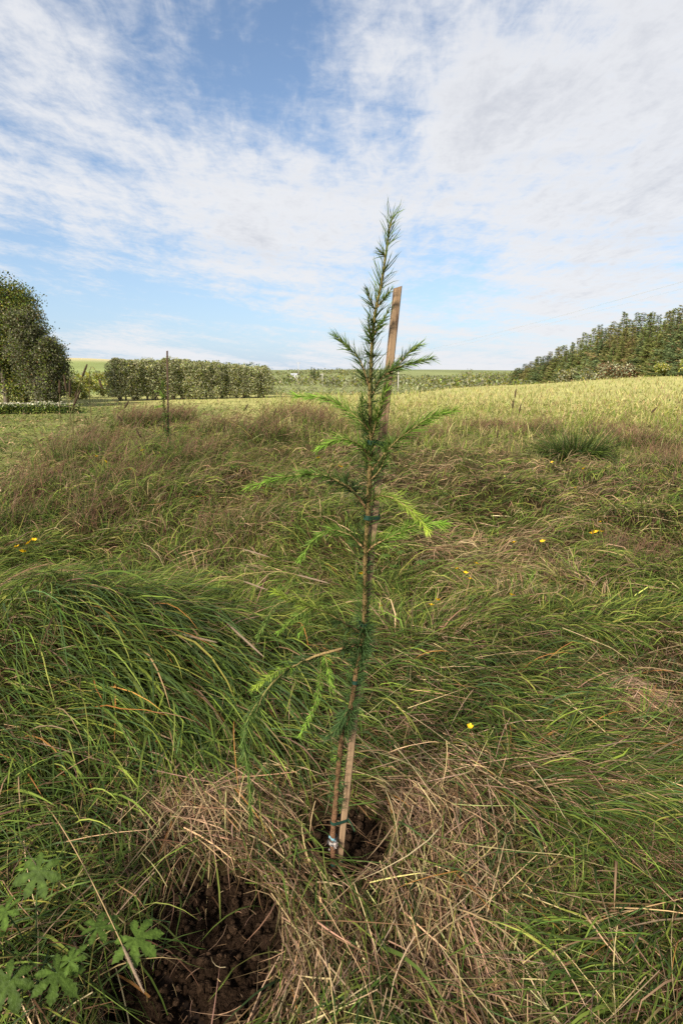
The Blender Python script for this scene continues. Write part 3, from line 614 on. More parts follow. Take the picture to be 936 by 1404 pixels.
def build_sapling():
    root = empty('larch_sapling', tuple(at(458, 1192, YT)))
    tagp(root, 'young larch sapling with long green needles tied to a wooden stake', 'sapling')
    P = catmull(np.array([at(x, y, YT) for x, y in TRUNK]), 6); n = len(P)
    P = np.vstack([P[0] - np.array([0, 0, .08]), P])
    f = np.linspace(0, 1, n + 1); rad = np.interp(f, [0, .15, .5, .75, 1], [.0086, .0074, .0060, .0042, .0011]) * (1 + rng.normal(0, .05, n + 1))
    mb = MB(); tube(mb, P, rad, (.12, .058, .032), 8, (.14, .12, .035)); child(mb, 'trunk', 'bark', root)
    zs = P[:, 2]
    def part(y0, y1):
        z0 = at(480, y0, YT)[2]; z1 = at(500, y1, YT)[2]; m = (zs > z0) & (zs < z1); return P[m]
    mb = MB()
    rosettes(mb, part(1010, 840), 60, 20, .036, N_BL, 1.2, .1); needles_on(mb, part(1010, 800), 1300, .044, .044, N_BL, N_MD, .75, .75, .0018); needles_on(mb, part(1115, 1000), 800, .036, .040, N_BL, N_MD, .6, .7, .0018)
    rosettes(mb, part(1110, 1000), 12, 22, .026, N_BL, 1.2, .3)
    rosettes(mb, part(850, 600), 20, 12, .030, N_DK, 1.1); rosettes(mb, part(600, 400), 14, 12, .034, N_DK, 1.0)
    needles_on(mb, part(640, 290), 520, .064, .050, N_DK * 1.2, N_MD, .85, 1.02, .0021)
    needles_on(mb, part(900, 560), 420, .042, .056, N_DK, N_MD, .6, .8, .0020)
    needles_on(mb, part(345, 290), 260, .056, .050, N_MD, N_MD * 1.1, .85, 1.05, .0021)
    child(mb, 'trunk_needles', 'needle', root)
    # side branches: pixels along each branch, depth offset at the tip, needle colours, needle length
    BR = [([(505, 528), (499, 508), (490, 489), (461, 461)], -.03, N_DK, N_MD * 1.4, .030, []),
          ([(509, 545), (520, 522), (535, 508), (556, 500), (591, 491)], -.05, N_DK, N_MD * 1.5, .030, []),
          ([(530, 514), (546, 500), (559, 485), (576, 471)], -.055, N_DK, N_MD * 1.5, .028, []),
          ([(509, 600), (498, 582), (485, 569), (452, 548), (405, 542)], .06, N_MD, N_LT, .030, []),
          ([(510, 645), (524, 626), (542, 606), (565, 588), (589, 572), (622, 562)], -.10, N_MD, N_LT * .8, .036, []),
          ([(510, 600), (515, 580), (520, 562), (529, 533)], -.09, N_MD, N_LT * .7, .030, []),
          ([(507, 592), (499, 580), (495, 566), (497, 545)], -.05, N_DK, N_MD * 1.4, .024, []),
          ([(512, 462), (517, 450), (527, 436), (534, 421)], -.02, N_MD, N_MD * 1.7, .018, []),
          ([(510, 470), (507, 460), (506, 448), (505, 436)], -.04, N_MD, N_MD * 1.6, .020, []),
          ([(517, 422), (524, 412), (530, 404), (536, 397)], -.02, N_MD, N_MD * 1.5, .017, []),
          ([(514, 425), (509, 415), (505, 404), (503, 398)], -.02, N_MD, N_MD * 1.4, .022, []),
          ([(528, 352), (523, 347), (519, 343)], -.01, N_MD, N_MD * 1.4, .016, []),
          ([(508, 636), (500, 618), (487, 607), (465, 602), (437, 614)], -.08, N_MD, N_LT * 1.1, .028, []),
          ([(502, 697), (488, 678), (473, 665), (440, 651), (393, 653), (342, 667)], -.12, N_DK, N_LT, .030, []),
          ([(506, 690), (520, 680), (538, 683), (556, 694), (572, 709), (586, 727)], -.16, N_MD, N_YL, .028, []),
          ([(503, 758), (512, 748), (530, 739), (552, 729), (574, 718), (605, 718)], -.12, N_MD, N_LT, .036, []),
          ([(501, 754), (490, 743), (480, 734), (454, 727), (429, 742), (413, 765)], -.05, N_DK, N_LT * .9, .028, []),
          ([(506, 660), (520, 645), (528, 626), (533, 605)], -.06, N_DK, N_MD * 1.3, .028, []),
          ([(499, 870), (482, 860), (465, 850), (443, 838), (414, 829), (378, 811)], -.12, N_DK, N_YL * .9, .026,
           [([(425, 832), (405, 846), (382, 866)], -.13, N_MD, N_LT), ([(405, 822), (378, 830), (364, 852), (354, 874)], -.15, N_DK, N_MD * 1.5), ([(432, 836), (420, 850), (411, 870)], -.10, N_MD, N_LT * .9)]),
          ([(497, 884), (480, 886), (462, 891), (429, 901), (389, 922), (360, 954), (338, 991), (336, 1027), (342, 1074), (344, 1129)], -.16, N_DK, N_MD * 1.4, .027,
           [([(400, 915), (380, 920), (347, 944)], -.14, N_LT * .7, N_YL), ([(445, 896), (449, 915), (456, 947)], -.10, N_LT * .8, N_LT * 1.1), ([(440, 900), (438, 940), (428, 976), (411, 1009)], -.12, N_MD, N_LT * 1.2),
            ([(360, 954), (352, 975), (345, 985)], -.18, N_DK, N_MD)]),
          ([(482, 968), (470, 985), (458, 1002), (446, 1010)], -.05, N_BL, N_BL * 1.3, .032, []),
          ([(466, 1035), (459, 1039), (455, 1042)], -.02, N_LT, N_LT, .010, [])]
    for pts, tip, c0, c1, nl, subs in BR:
        m = len(pts); Y = YT + tip * np.linspace(0, 1, m) ** 1.1
        B = catmull(np.array([at(x, y, yy) for (x, y), yy in zip(pts, Y)]), 5)
        br = empty('branch', (0, 0, 0)); br.parent = root; br.location = Vector(B[0]) - root.location
        bpy.data.objects.remove(br)
        long = np.linalg.norm(np.diff(B, axis=0), axis=1).sum()
        mb = MB(); r0 = np.clip(.0012 + long * .008, .0014, .0042); tube(mb, B, np.linspace(r0, .0010, len(B)), (.26, .15, .075), 6, (.17, .19, .05)); b = child(mb, 'branch', 'bark', root)
        def kid(mbk, nm, mt):
            mbk.v = [a - np.array(root.location) for a in mbk.v]; o = bpy.data.objects.new(nm, mbk.mesh(nm, mt)); col.objects.link(o); o.parent = b
        mb = MB(); k = len(B) // 3 if long > .25 else 0
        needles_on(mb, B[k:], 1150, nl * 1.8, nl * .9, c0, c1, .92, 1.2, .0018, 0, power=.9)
        if k: rosettes(mb, B[:k + 3], int(long * 50), 10, nl * 1.25, c0, 1.0)
        kid(mb, 'needles', 'needle')
        for sp, tp, s0, s1 in subs:
            mm = len(sp); f = np.linspace(0, 1, mm); y0 = np.interp(sp[0][0], sorted([q[0] for q in pts]), [v for _, v in sorted(zip([q[0] for q in pts], Y))])
            S = catmull(np.array([at(x, y, y0 + (YT + tp - y0) * ff) for (x, y), ff in zip(sp, f)]), 5)
            mb = MB(); tube(mb, S, np.linspace(.0016, .0008, len(S)), (.20, .15, .06), 5, (.17, .2, .05)); kid(mb, 'twig', 'bark')
            mb = MB(); needles_on(mb, S, 1500, .024, .015, s0, s1, .5, 1.05, .0014); kid(mb, 'twig_needles', 'needle')
    # pale lime-like dressing flaking on the bark near the foot
    return P
TR = build_sapling()
def hull(pts):
    pts = sorted(map(tuple, pts))
    def half(ps):
        h = []
        for p in ps:
            while len(h) >= 2 and (h[-1][0] - h[-2][0]) * (p[1] - h[-2][1]) - (h[-1][1] - h[-2][1]) * (p[0] - h[-2][0]) <= 0: h.pop()
            h.append(p)
        return h
    a, b = half(pts), half(pts[::-1]); return np.array(a[:-1] + b[:-1])
def tie(py, label, hgt=.011, tail=0):
    """a flat strap round trunk and stake"""
    f = (py - 394) / (1196 - 394); s = st_top + (SB - st_top) * f; z = s[2]
    i = np.argmin(np.abs(TR[:, 2] - z)); t = TR[i]
    th = np.arange(20) * 2 * pi / 20; rt = .0088
    pts = [(t[0] + rt * cos(a), t[1] + rt * sin(a)) for a in th] + [(s[0] + .0132 * cos(a), s[1] + .0132 * sin(a)) for a in th]
    H = hull(pts); n = len(H); mb = MB(); cen = H.mean(0)
    tilt = lambda p: (p[0] - cen[0]) * -.12
    V = []
    for dz, off in ((-hgt / 2, 0), (hgt / 2, 0), (hgt / 2, .0012), (-hgt / 2, .0012)):
        for p in H:
            d = (p - cen); d /= np.linalg.norm(d); V.append((p[0] + d[0] * off, p[1] + d[1] * off, z + dz + tilt(p)))
    q = []
    for k in range(4):
        for j in range(n): q.append([k * n + j, k * n + (j + 1) % n, ((k + 1) % 4) * n + (j + 1) % n, ((k + 1) % 4) * n + j])
    c = np.array([.012, .040, .026]); mb.add(V, c, q)
    if tail:
        a = np.array([s[0] + .012, s[1] - .008, z]); e = np.array([a + np.array([k * tail / 4, -.004 * k, -.0016 * k * k]) for k in range(5)])
        V = np.concatenate([e + np.array([0, 0, hgt * .35]), e - np.array([0, 0, hgt * .35]), e + np.array([0, .001, hgt * .35]), e + np.array([0, .001, -hgt * .35])])
        mb.add(V, c, [[i, i + 1, 5 + i + 1, 5 + i] for i in range(4)] + [[10 + i, 10 + i + 1, 15 + i + 1, 15 + i] for i in range(4)])
    tagp(mb.build('plant_tie', 'paint', None, False, (float(t[0]), float(t[1]), float(z))), label, 'tie', 'green ties on the sapling')
tie(569, 'dark green tie nearest the top of the stake')
tie(660, 'dark green tie second from the top of the stake')
tie(801, 'dark green tie third from the top of the stake', .009)
tie(882, 'dark green tie just below the lowest left branches', .010)
tie(1101, 'dark green tie with loose tail above the tree tag', .009, .018)
tie(1171, 'dark green tie low on the stake just above the soil', .009)
def build_tag():
    P0 = at(456, 1150, YT); root = empty('plant_tag', tuple(P0)); tagp(root, 'crumpled pale blue and white tag looped round the sapling foot', 'tag')
    for nm, c, k, r in (('loop', (.16, .30, .34), 0, .0105), ('paper', (.30, .27, .25), 1, .012)):
        mb = MB(); th = np.linspace(.3, 2 * pi - .5, 16); rr = r * (1 + .18 * np.sin(th * 3 + k * 2)); ph = rng.normal(0, .0015, 16)
        ring = P0 + np.stack([rr * np.cos(th), rr * np.sin(th) * .8, .004 * np.sin(th * 2 + k) + ph - .014 * k + .006], -1)
        w = np.array([0, 0, .004 + .002 * k]); mb.add(np.concatenate([ring - w, ring + w]), c, [[i, i + 1, 17 + i, 16 + i] for i in range(15)])
        if k == 1: cards(mb, P0 + rng.normal(0, 1, (10, 3)) * np.array([.008, .004, .010]) + np.array([0, -.012, -.008]), U(.008, .016, 10), np.array([.24, .20, .18]) * U(.6, 1.3, (10, 1)), .7)
        else: cards(mb, P0 + rng.normal(0, 1, (8, 3)) * np.array([.007, .003, .006]) + np.array([.003, -.012, .006]), U(.006, .012, 8), np.array([.16, .30, .33]) * U(.7, 1.3, (8, 1)), .5)
        child(mb, nm, 'paint', root)
build_tag()

# second staked sapling out on the rise
def build_second():
    Y2 = 8.2; x0 = at(232, 640, Y2)[0]; zb = float(g(x0, Y2)); base = np.array([x0, Y2, zb - .1]); top = at(229.5, 481, Y2)
    stake_thing('thin_stake', base, top, .012, 'thin dark stake standing in tall grass before the willow hedge', 'stake', 'dark_wood')
    root = empty('small_sapling', (x0 + .03, Y2 - .03, zb)); tagp(root, 'small thin sapling beside the thin dark stake on the rise', 'sapling')
    P = np.array([[x0 + .03, Y2 - .03, zb], [x0 + .02, Y2 - .04, zb + .35], [x0 - .0, Y2 - .04, zb + .7], [x0 + .01, Y2 - .04, zb + 1.0]])
    mb = MB(); tube(mb, catmull(P, 4), np.linspace(.010, .004, 13), (.12, .07, .04), 6); child(mb, 'trunk', 'bark', root)
    mb = MB(); needles_on(mb, catmull(P, 4), 500, .06, .05, N_BL, N_MD, .4, .9, .007)
    child(mb, 'needles', 'needle', root)
    for dx, dz, z0, cc in ((-.10, .10, .78, N_LT), (-.12, -.04, .70, N_LT), (.08, .08, .5, N_MD), (-.10, .05, .35, N_DK), (.09, .03, .25, N_DK)):
        a = np.array([x0 + .01, Y2 - .04, zb + z0]); B = catmull([a, a + np.array([dx * .5, -.02, dz * .8]), a + np.array([dx, -.04, dz])], 4)
        mb = MB(); tube(mb, B, .003, (.15, .10, .05), 5); b = child(mb, 'branch', 'bark', root)
        mb = MB(); needles_on(mb, B, 500, .05, .03, cc, cc, .5, .9, .006); mb.v = [q - np.array(root.location) for q in mb.v]
        o = bpy.data.objects.new('needles', mb.mesh('needles', 'needle')); col.objects.link(o); o.parent = b
build_second()

# ------------------------------------------------------------------ broad-leaved trees and shrubs
def branch_path(a, d, L, bend, k=6):
    P = [np.array(a, float)]; d = np.array(d, float)
    for i in range(k):
        d = d + rng.normal(0, bend, 3) + np.array([0, 0, .04]); d /= np.linalg.norm(d); P.append(P[-1] + d * L / k)
    return np.array(P)
def broadleaf(name, x, y, h, rx, leaf, nleaf, cols, w, label, cat, group, bare=.04, bark=(.16, .13, .10), shape=.5, limbs=28, trunks=1, conic=False, fill=0.0):
    z = float(g(x, y)); root = empty(name, (x, y, z)); tagp(root, label, cat, group)
    tb = MB(); cl = []
    for tnum in range(trunks):
        off = rng.normal(0, .12 * rx, 2) if trunks > 1 else np.zeros(2)
        tp = branch_path((x + off[0], y + off[1], z - .1), (off[0] / max(rx, .1) * .6, off[1] / max(rx, .1) * .6, 1), h * .93, .05, 9)
        tube(tb, tp, np.linspace(.022 * h / trunks ** .5, .003 * h, len(tp)), bark, 7)
        for k in range(limbs // trunks):
            f = rng.uniform(bare, .97); i = int(f * 9); a = tp[min(i, 8)] + (tp[min(i + 1, 9)] - tp[min(i, 8)]) * (f * 9 - i)
            env = rx * ((1 - .93 * f) ** .62 * min(1, .75 + f * 2) if conic else np.sin(pi * np.clip((f + .12) / 1.2, 0, 1)) ** shape); az = rng.uniform(0, 2 * pi)
            L = env * rng.uniform(.75, 1.1); d = np.array([cos(az), sin(az), rng.uniform(.35, .9)])
            lp = branch_path(a, d, L, .12, 5); tube(tb, lp, np.linspace(.008 * h * (1 - f * .6), .0015 * h, len(lp)), bark, 5)
            for s in range(7):
                u = rng.uniform(.25, 1.0); j = min(int(u * 5), 4); q = lp[j] + (lp[j + 1] - lp[j]) * (u * 5 - j); cl.append((q, (.12 + .10 * rng.random()) * rx + .03 * h))
        for s in range(3): cl.append((tp[-1] + rng.normal(0, .02 * h, 3), .05 * h))
    child(tb, 'trunk', 'bark', root)
    mb = MB(); cen = np.array([c[0] for c in cl]); sg = np.array([c[1] for c in cl]) * .72; tone = np.exp(rng.normal(0, .22, len(cl)))
    i = rng.integers(0, len(cl), nleaf); P = cen[i] + np.clip(rng.normal(0, 1, (nleaf, 3)), -1.5, 1.5) * sg[i][:, None] * np.array([1, 1, .85])
    if fill:
        m = rng.random(nleaf) < fill; u = U(.10, 1.0, nleaf); a_ = U(0, 2 * pi, nleaf); rr_ = np.sqrt(rng.random(nleaf)) * rx * np.minimum(1, (1.04 - u) * 5)
        P[m] = np.stack([x + np.cos(a_) * rr_, y + np.sin(a_) * rr_, z + u * h * .97], -1)[m]
    m = P[:, 2] > z + .02 * h; P = P[m]; i = i[m]
    c = pal(len(P), cols, w, .2) * tone[i][:, None]
    cards(mb, P, leaf * U(.6, 1.3, len(P)), c, .62); child(mb, 'crown', 'leaf', root)
    return root
L_G = np.array([.145, .180, .032]); L_Y = np.array([.29, .27, .050]); L_D = np.array([.050, .078, .022]); L_GR = np.array([.370, .365, .215]); L_GD = np.array([.235, .232, .135]); L_B = np.array([.15, .085, .04])
def px_tree(px, ptop, Y, **k):
    p = at(px, 540, Y); x = float(p[0]); zt = float(at(px, ptop, Y)[2]); h = zt - float(g(x, Y)); return x, Y, h
for px, pt, Y, rx, nl in ((-70, 352, 31, 2.6, 9000), (-26, 358, 29, 2.4, 13000), (8, 368, 28, 2.1, 16000), (36, 386, 29, 1.9, 14000)):
    x, y, h = px_tree(px, pt, Y)
    broadleaf('broadleaf_tree', x, y, h, rx, .10, int(nl * 1.5), [L_G * .85, L_Y * .75, L_D, L_GD * .6, L_B], [.42, .24, .24, .14, .03], ('yellow-green leafy tree directly behind the grey-green willows' if px == 36 else 'tall yellow-green leafy tree beside the mown strip'), 'tree', 'yellow-green trees beside the mown strip', conic=True, limbs=36)
for px, pt, Y, rx, lab in ((60, 420, 27.0, 1.45, 'tall grey-green willow in front of the yellow-green trees'), (78, 456, 26.5, 1.05, 'short grey-green willow at the outer end of the leafy trees')):
    x, y, h = px_tree(px, pt, Y)
    broadleaf('willow_tree', x, y, h, rx, .09, 18000, [L_GR * .40, L_GD * .48, L_G * .75, L_B * .6], [.25, .38, .32, .07], lab, 'tree', None, .03, (.20, .17, .14), .45, 36, 2, True)
# willow hedge
k = 0
for px in np.arange(163, 372, 9.5):
    pt = np.interp(px, [160, 240, 300, 350, 372], [490, 491, 496, 500, 503]) + rng.normal(0, 1.3); Y = float(np.interp(px, [160, 372], [33, 38]) + rng.uniform(-.5, .5))
    x, y, h = px_tree(px, pt, Y)
    broadleaf('willow_shrub', x, y, h, .64, .078, 6400, [L_GR * 1.0, L_GD * 1.1, L_G * 1.15, L_Y * .95], [.42, .28, .2, .1], ('grey-green willow shrub at the hedge end nearest the leafy trees' if px < 165 else 'grey-green willow shrub at the hedge end nearest the small house' if px > 362 else 'grey-green willow shrub in the trimmed hedge behind the thin stake'), 'shrub', 'willow shrubs in the hedge', .05, (.17, .14, .11), .35, 16, 3, False, .62)
# pale shrubs between tree clump and hedge
for px, pt, Y in ((120, 517, 37), (140, 512, 40), (152, 508, 38), (104, 520, 34)):
    x, y, h = px_tree(px, pt, Y)
    broadleaf('pale_shrub', x, y, h, .8, .12, 1300, [L_Y, L_G, L_GR], [.5, .4, .2], 'low bright green shrub between leafy trees and willow hedge', 'shrub', 'low bright shrubs beside the hedge', .03, limbs=12, trunks=3)
# white-flowered herb border below the trees
for i, px in enumerate(np.arange(-60, 104, 15)):
    Y = 22.0 + rng.uniform(-.4, .4); x, y, h = px_tree(px, 558 + rng.normal(0, 2), Y); z = float(g(x, y)); root = empty('flowering_herb', (x, y, z))
    h = max(h, .35)
    tagp(root, 'low white-flowered herb clump in front of the leafy trees', 'plant', 'white-flowered herbs below the trees')
    mb = MB(); n = 900; P = np.stack([x + rng.normal(0, .24, n), y + rng.normal(0, .22, n), z + U(.02, 1, n) ** .7 * h], -1); cards(mb, P, U(.05, .11, n), pal(n, [L_D, L_G, L_G * .7], [.4, .3, .3]), .6); child(mb, 'foliage', 'leaf', root)
    mb = MB(); n = 190; P = np.stack([x + rng.normal(0, .24, n), y + rng.normal(0, .22, n), z + h * U(.75, 1.12, n)], -1); cards(mb, P, U(.03, .07, n), pal(n, [np.array([.55, .52, .38]), np.array([.42, .38, .24])], [.6, .4]), .8); tagp(child(mb, 'flowers', 'petal', root), kind='stuff')

# ------------------------------------------------------------------ spruces
def spruce_meshes(v):
    r = np.random.default_rng(100 + v); mb = MB(); tube(mb, [(0, 0, -.02), (0, 0, .5), (0, 0, .99)], [.016, .010, .001], (.11, .075, .05), 6); tr = mb.mesh('trunk', 'bark')
    mb = MB(); P = []; C = []; D = []
    tint = [np.array([.135, .165, .056]), np.array([.165, .180, .055]), np.array([.120, .155, .066]), np.array([.185, .170, .060])][v % 4]
    for h in np.linspace(.03, .985, 34):
        nb = 9 if h < .8 else 6
        R = (.215 + .03 * (v % 3)) * (1 - h) ** 1.0 + .005
        for k in range(nb):
            az = r.uniform(0, 2 * pi); L = R * r.uniform(.6, 1.25); hh = h + r.normal(0, .010); ns = max(3, int(L / .014))
            cb = tint * np.exp(r.normal(0, .25)); 
            if r.random() < .08: cb = np.array([.24, .16, .08]) * r.uniform(.6, 1.1)
            for s in range(ns):
                f = (s + r.random()) / ns; rad = L * f; zz = hh - .18 * rad + .30 * rad * f
                for side in (-1, 1):
                    wd = .016 * (1.15 - f) + .004
                    P.append((rad * cos(az) - side * wd * sin(az) * r.uniform(.3, 1.4), rad * sin(az) + side * wd * cos(az) * r.uniform(.3, 1.4), zz - r.uniform(0, .012))); C.append(cb * (.9 + .35 * f)); D.append(az + side * .7)
    P = np.array(P); C = np.array(C); D = np.array(D); n = len(P)
    global rng; keep_rng = rng; rng = r
    ribbons(mb, P, D + r.normal(0, .4, n), r.normal(-.15, .3, n), r.normal(.1, .3, n), U(.022, .045, n), U(.007, .014, n), C, C * 1.15, 2, 0, r.normal(0, .9, n)); rng = keep_rng
    return tr, mb.mesh('crown', 'leaf')
SPR = [spruce_meshes(v) for v in range(4)]
def spruce(x, y, h, v, label, group, wide=1.0):
    z = float(g(x, y)); root = empty('spruce_tree', (x, y, z)); tagp(root, label, 'tree', group); root.scale = (h * wide, h * wide, h); root.rotation_euler = (rng.normal(0, .015), rng.normal(0, .015), rng.uniform(0, 6.28))
    for nm, me in zip(('trunk', 'crown'), SPR[v]):
        o = bpy.data.objects.new(nm, me); col.objects.link(o); o.parent = root
SK = ([700, 718, 740, 760, 785, 800, 830, 850, 880, 905, 920, 936, 1000, 1150], [511, 499, 488, 480, 466, 457, 440, 434, 430, 428, 420, 404, 375, 320])
def forest_row(n, p0, p1, back, drop, lab, grp, jit=4, slim=1.0):
    for px in p0 + (p1 - p0) * np.linspace(0, 1, n) ** 1.5:
        px = px + rng.uniform(-3, 3)
        Y = float(np.interp(px, [700, 760, 830, 936, 1150], [230, 170, 122, 84, 52])) + back * rng.uniform(.8, 1.2); x = float(at(px, 520, Y)[0])
        pt = np.interp(px, *SK) + drop + rng.normal(0, jit) * np.interp(px, [700, 800], [.3, 1]); h = float(at(px, pt, Y)[2] - g(x, Y))
        spruce(x, Y, max(h, 3.0), int(rng.integers(0, 4)), lab, grp, float(slim * rng.uniform(1.05, 1.5) * np.interp(px, [705, 790], [2.1, 1])))
forest_row(64, 703, 1090, 9, 0, 'tall green spruce in the forest edge right of the field', 'spruces in the forest edge', 5, .92)
forest_row(50, 706, 1090, 3, 12, 'mid-height green spruce in front of the tallest forest edge spruces', 'spruces in front of the forest edge', 5)
forest_row(34, 730, 1080, 0, 34, 'short young spruce at the foot of the forest edge', 'young spruces at the foot of the forest', 5)
for i, (px, pt, Y, cc, lab) in enumerate(((722, 512, 240, 0, 'brown bush at the far tip of the spruce forest'), (745, 511, 200, 0, 'brown bush next to the far tip of the spruce forest'), (775, 514, 150, 1, 'olive bush along the foot of the spruces'), (812, 512, 118, 1, 'olive bush along the foot of the spruces'),
                                         (838, 502, 108, 0, 'greyish brown bush before the middle of the spruce forest'), (856, 505, 104, 0, 'reddish brown bush before the middle of the spruce forest'), (905, 505, 84, 2, 'light green bush before the nearest spruces'), (940, 495, 76, 2, 'light green bush before the nearest spruces'), (985, 490, 68, 2, 'light green bush before the nearest spruces'))):
    x, y, h = px_tree(px, pt, Y)
    broadleaf('forest_edge_bush', x, y, max(h, 1.6), h * .8 + .5, .0035 * Y, 1500, [[L_B, L_GD, L_GR], [L_GR * .8, L_Y * .7, L_GD], [L_Y, L_G, L_GR]][cc], [.45, .3, .25], lab, 'bush', 'bushes along the spruce forest', .02, limbs=16, trunks=3)

# ------------------------------------------------------------------ plantation and far woods
def mass(name, pts, h, wdt, per, leaf, cols, w, label, stems=True):
    mb = MB(); n = len(pts); z = g(pts[:, 0], pts[:, 1]); hh = h * U(.7, 1.2, n)
    i = np.repeat(np.arange(n), per); u = U(.05, 1, len(i)); tone = np.exp(rng.normal(0, .22, n))
    rr = wdt * (1.1 - u) ** .5 * (.4 + .6 * np.minimum(1, u * 4)); P = np.stack([pts[i, 0] + rng.normal(0, .5, len(i)) * rr, pts[i, 1] + rng.normal(0, .5, len(i)) * rr, z[i] + u * hh[i]], -1)
    cards(mb, P, leaf * U(.6, 1.4, len(i)), pal(len(i), cols, w, .2) * tone[i][:, None], .6)
    tagp(mb.build(name, 'leaf'), label, 'trees', None, 'stuff')
rows = []
for Y in (62, 66, 70, 75, 81, 88, 96, 105, 116, 128, 142):
    xs = np.arange(-.36 * Y, .25 * Y, 1.0); rows.append(np.stack([xs + rng.normal(0, .25, len(xs)), Y + rng.normal(0, .5, len(xs))], -1))
rows = np.concatenate(rows); rows = rows[g(rows[:, 0], rows[:, 1]) < -1.6]
mass('young_plantation', rows, 3.0, 1.1, 60, .20, [L_GR * .62, L_G * .8, L_GD * .7, L_Y * .6], [.5, .25, .15, .15], 'rows of young grey-green trees planted in the dip beyond the field')
def far_pts(n, y0, y1, t0, t1, thr, sc_=.012, seed=3):
    Y = np.exp(U(np.log(y0), np.log(y1), n)); X = Y * U(t0, t1, n); m = fbm(X * sc_, Y * sc_, seed) > thr; return np.stack([X, Y], -1)[m]
mass('far_scrub', far_pts(2600, 170, 480, -.36, .34, .50), 2.8, 3.5, 14, 1.0, [L_GR * .6, L_G * .8, L_Y * .6, L_GD * .6], [.4, .3, .2, .15], 'mottled scrub and young woods on the far slope')
mass('far_wood', far_pts(1500, 620, 900, -.30, .55, .52, .006, 9), 7, 7, 12, 2.6, [L_D * 1.3, L_GD * .9, L_D], [.4, .4, .2], 'dark woods along the far skyline')
mass('hillside_scrub', far_pts(900, 60, 330, -.75, -.42, .54, .03, 13), 1.6, 2.2, 14, .55, [L_G, L_Y, L_GR], [.4, .4, .3], 'scattered light green scrub on the hillside behind the trees')
# dark conifers by the white house
def far_conifer(px, pt, Y, v):
    x, y, h = px_tree(px, pt, Y); spruce(x, y, max(h, 5), v, 'lone dark conifer standing near the small white house', 'conifers near the white house', 1.3)
for px, pt, v in ((427, 503, 0), (431, 504, 2), (436, 505, 0)): far_conifer(px, pt, 300, v)
def house():
    Y = 300; x = float(at(403, 512, Y)[0]); z = float(at(403, 516, Y)[2]) - .3; root = empty('white_house', (x, Y, z)); tagp(root, 'tiny white house on the far slope beside dark conifers', 'house'); root.scale = (.62, .62, .62)
    def boxm(x0, x1, y0, y1, z0, z1, c):
        mb = MB(); v = [(a, b, cc) for cc in (z0, z1) for b in (y0, y1) for a in (x0, x1)]; mb.add(v, c, [[0, 1, 5, 4], [1, 3, 7, 5], [3, 2, 6, 7], [2, 0, 4, 6], [4, 5, 7, 6], [0, 2, 3, 1]]); return mb
    def put(mb, nm, mt, par):
        o = bpy.data.objects.new(nm, mb.mesh(nm, mt, False)); col.objects.link(o); o.parent = par; return o
    put(boxm(-2.6, 2.6, -1.8, 1.8, -5, 1.9, (.50, .50, .48)), 'wall', 'paint', root)
    mb = MB(); v = [(-2.8, -2, 1.85), (2.8, -2, 1.85), (2.8, 0, 2.9), (-2.8, 0, 2.9), (2.8, 2, 1.85), (-2.8, 2, 1.85)]; mb.add(v, (.35, .36, .38), [[0, 1, 2, 3], [3, 2, 4, 5]], [[0, 3, 5], [1, 4, 2]]); put(mb, 'roof', 'paint', root)
    for wx in (-1.4, 1.2): put(boxm(wx, wx + .8, -1.86, -1.79, .5, 1.3, (.06, .07, .09)), 'window', 'paint', root)
house()
# ------------------------------------------------------------------ power line
def pole(px, ptop, Y, h, label, arm=True):
    p = at(px, ptop, Y); zt = float(p[2]); x = float(p[0]); zb = float(g(x, Y)) - .3; root = empty('utility_pole', (x, Y, zb)); tagp(root, label, 'pole', 'utility poles of the power line')
    mb = MB(); tube(mb, [(x, Y, zb), (x, Y, (zb + zt) / 2), (x, Y, zt)], [.15, .13, .11], (.42, .39, .35), 8); child(mb, 'post', 'bark', root)
    if arm:
        mb = MB(); tube(mb, [(x - 1.0, Y, zt - .35), (x + 1.0, Y, zt - .35)], .07, (.38, .35, .31), 6); b = child(mb, 'crossarm', 'bark', root)
        for k in (-.9, 0, .9):
            mb = MB(); zz = zt - .30 if k else zt - .02; tube(mb, [(x + k, Y, zz), (x + k, Y, zz + .12), (x + k, Y, zz + .26)], [.05, .08, .03], (.30, .22, .18), 8); mb.v = [q - np.array(root.location) for q in mb.v]
            o = bpy.data.objects.new('insulator', mb.mesh('insulator', 'paint')); col.objects.link(o); o.parent = b
    return np.array([x, Y, zt])
A = pole(546.5, 489, 130, 9, 'pale utility pole with crossarm behind the sapling stake')
B_ = pole(442, 512, 215, 9, 'pale utility pole standing beyond the hedge in the plantation', True)
pole(409, 497, 330, 9, 'distant thin utility pole above the white house'); pole(395, 504, 420, 9, 'farthest short utility pole on the skyline', False)
E = ray(936, 376); s = (8.2 - CAM_H) / E[2]; Ept = np.array([0, 0, CAM_H]) + E * s
for k, off in enumerate((-.9, 0, .9)):
    far = A + np.array([off, 0, -.06 if off else .22]); dirv = Ept - A; end = A + dirv * 1.5 + np.array([off * .9, off * .4, .25 * (k == 1)]); t = np.linspace(0, 1, 40)
    P = far + (end - far) * t[:, None]; P[:, 2] -= 1.6 * 4 * t * (1 - t) * .5
    mb = MB(); tube(mb, P, .007, (.42, .43, .45), 4)
    tagp(mb.build('power_line', 'paint', None, True, tuple(far)), 'thin overhead power line crossing the sky above the spruces', 'power line', 'overhead power lines')
nxt = A + (Ept - A) * 1.5; root = empty('utility_pole', (float(nxt[0]), float(nxt[1]), float(g(nxt[0], nxt[1]) - .3))); tagp(root, 'nearest utility pole holding the power lines', 'pole', 'utility poles of the power line')
mb = MB(); tube(mb, [np.array(root.location), nxt], [.15, .11], (.42, .39, .35), 8); child(mb, 'post', 'bark', root)
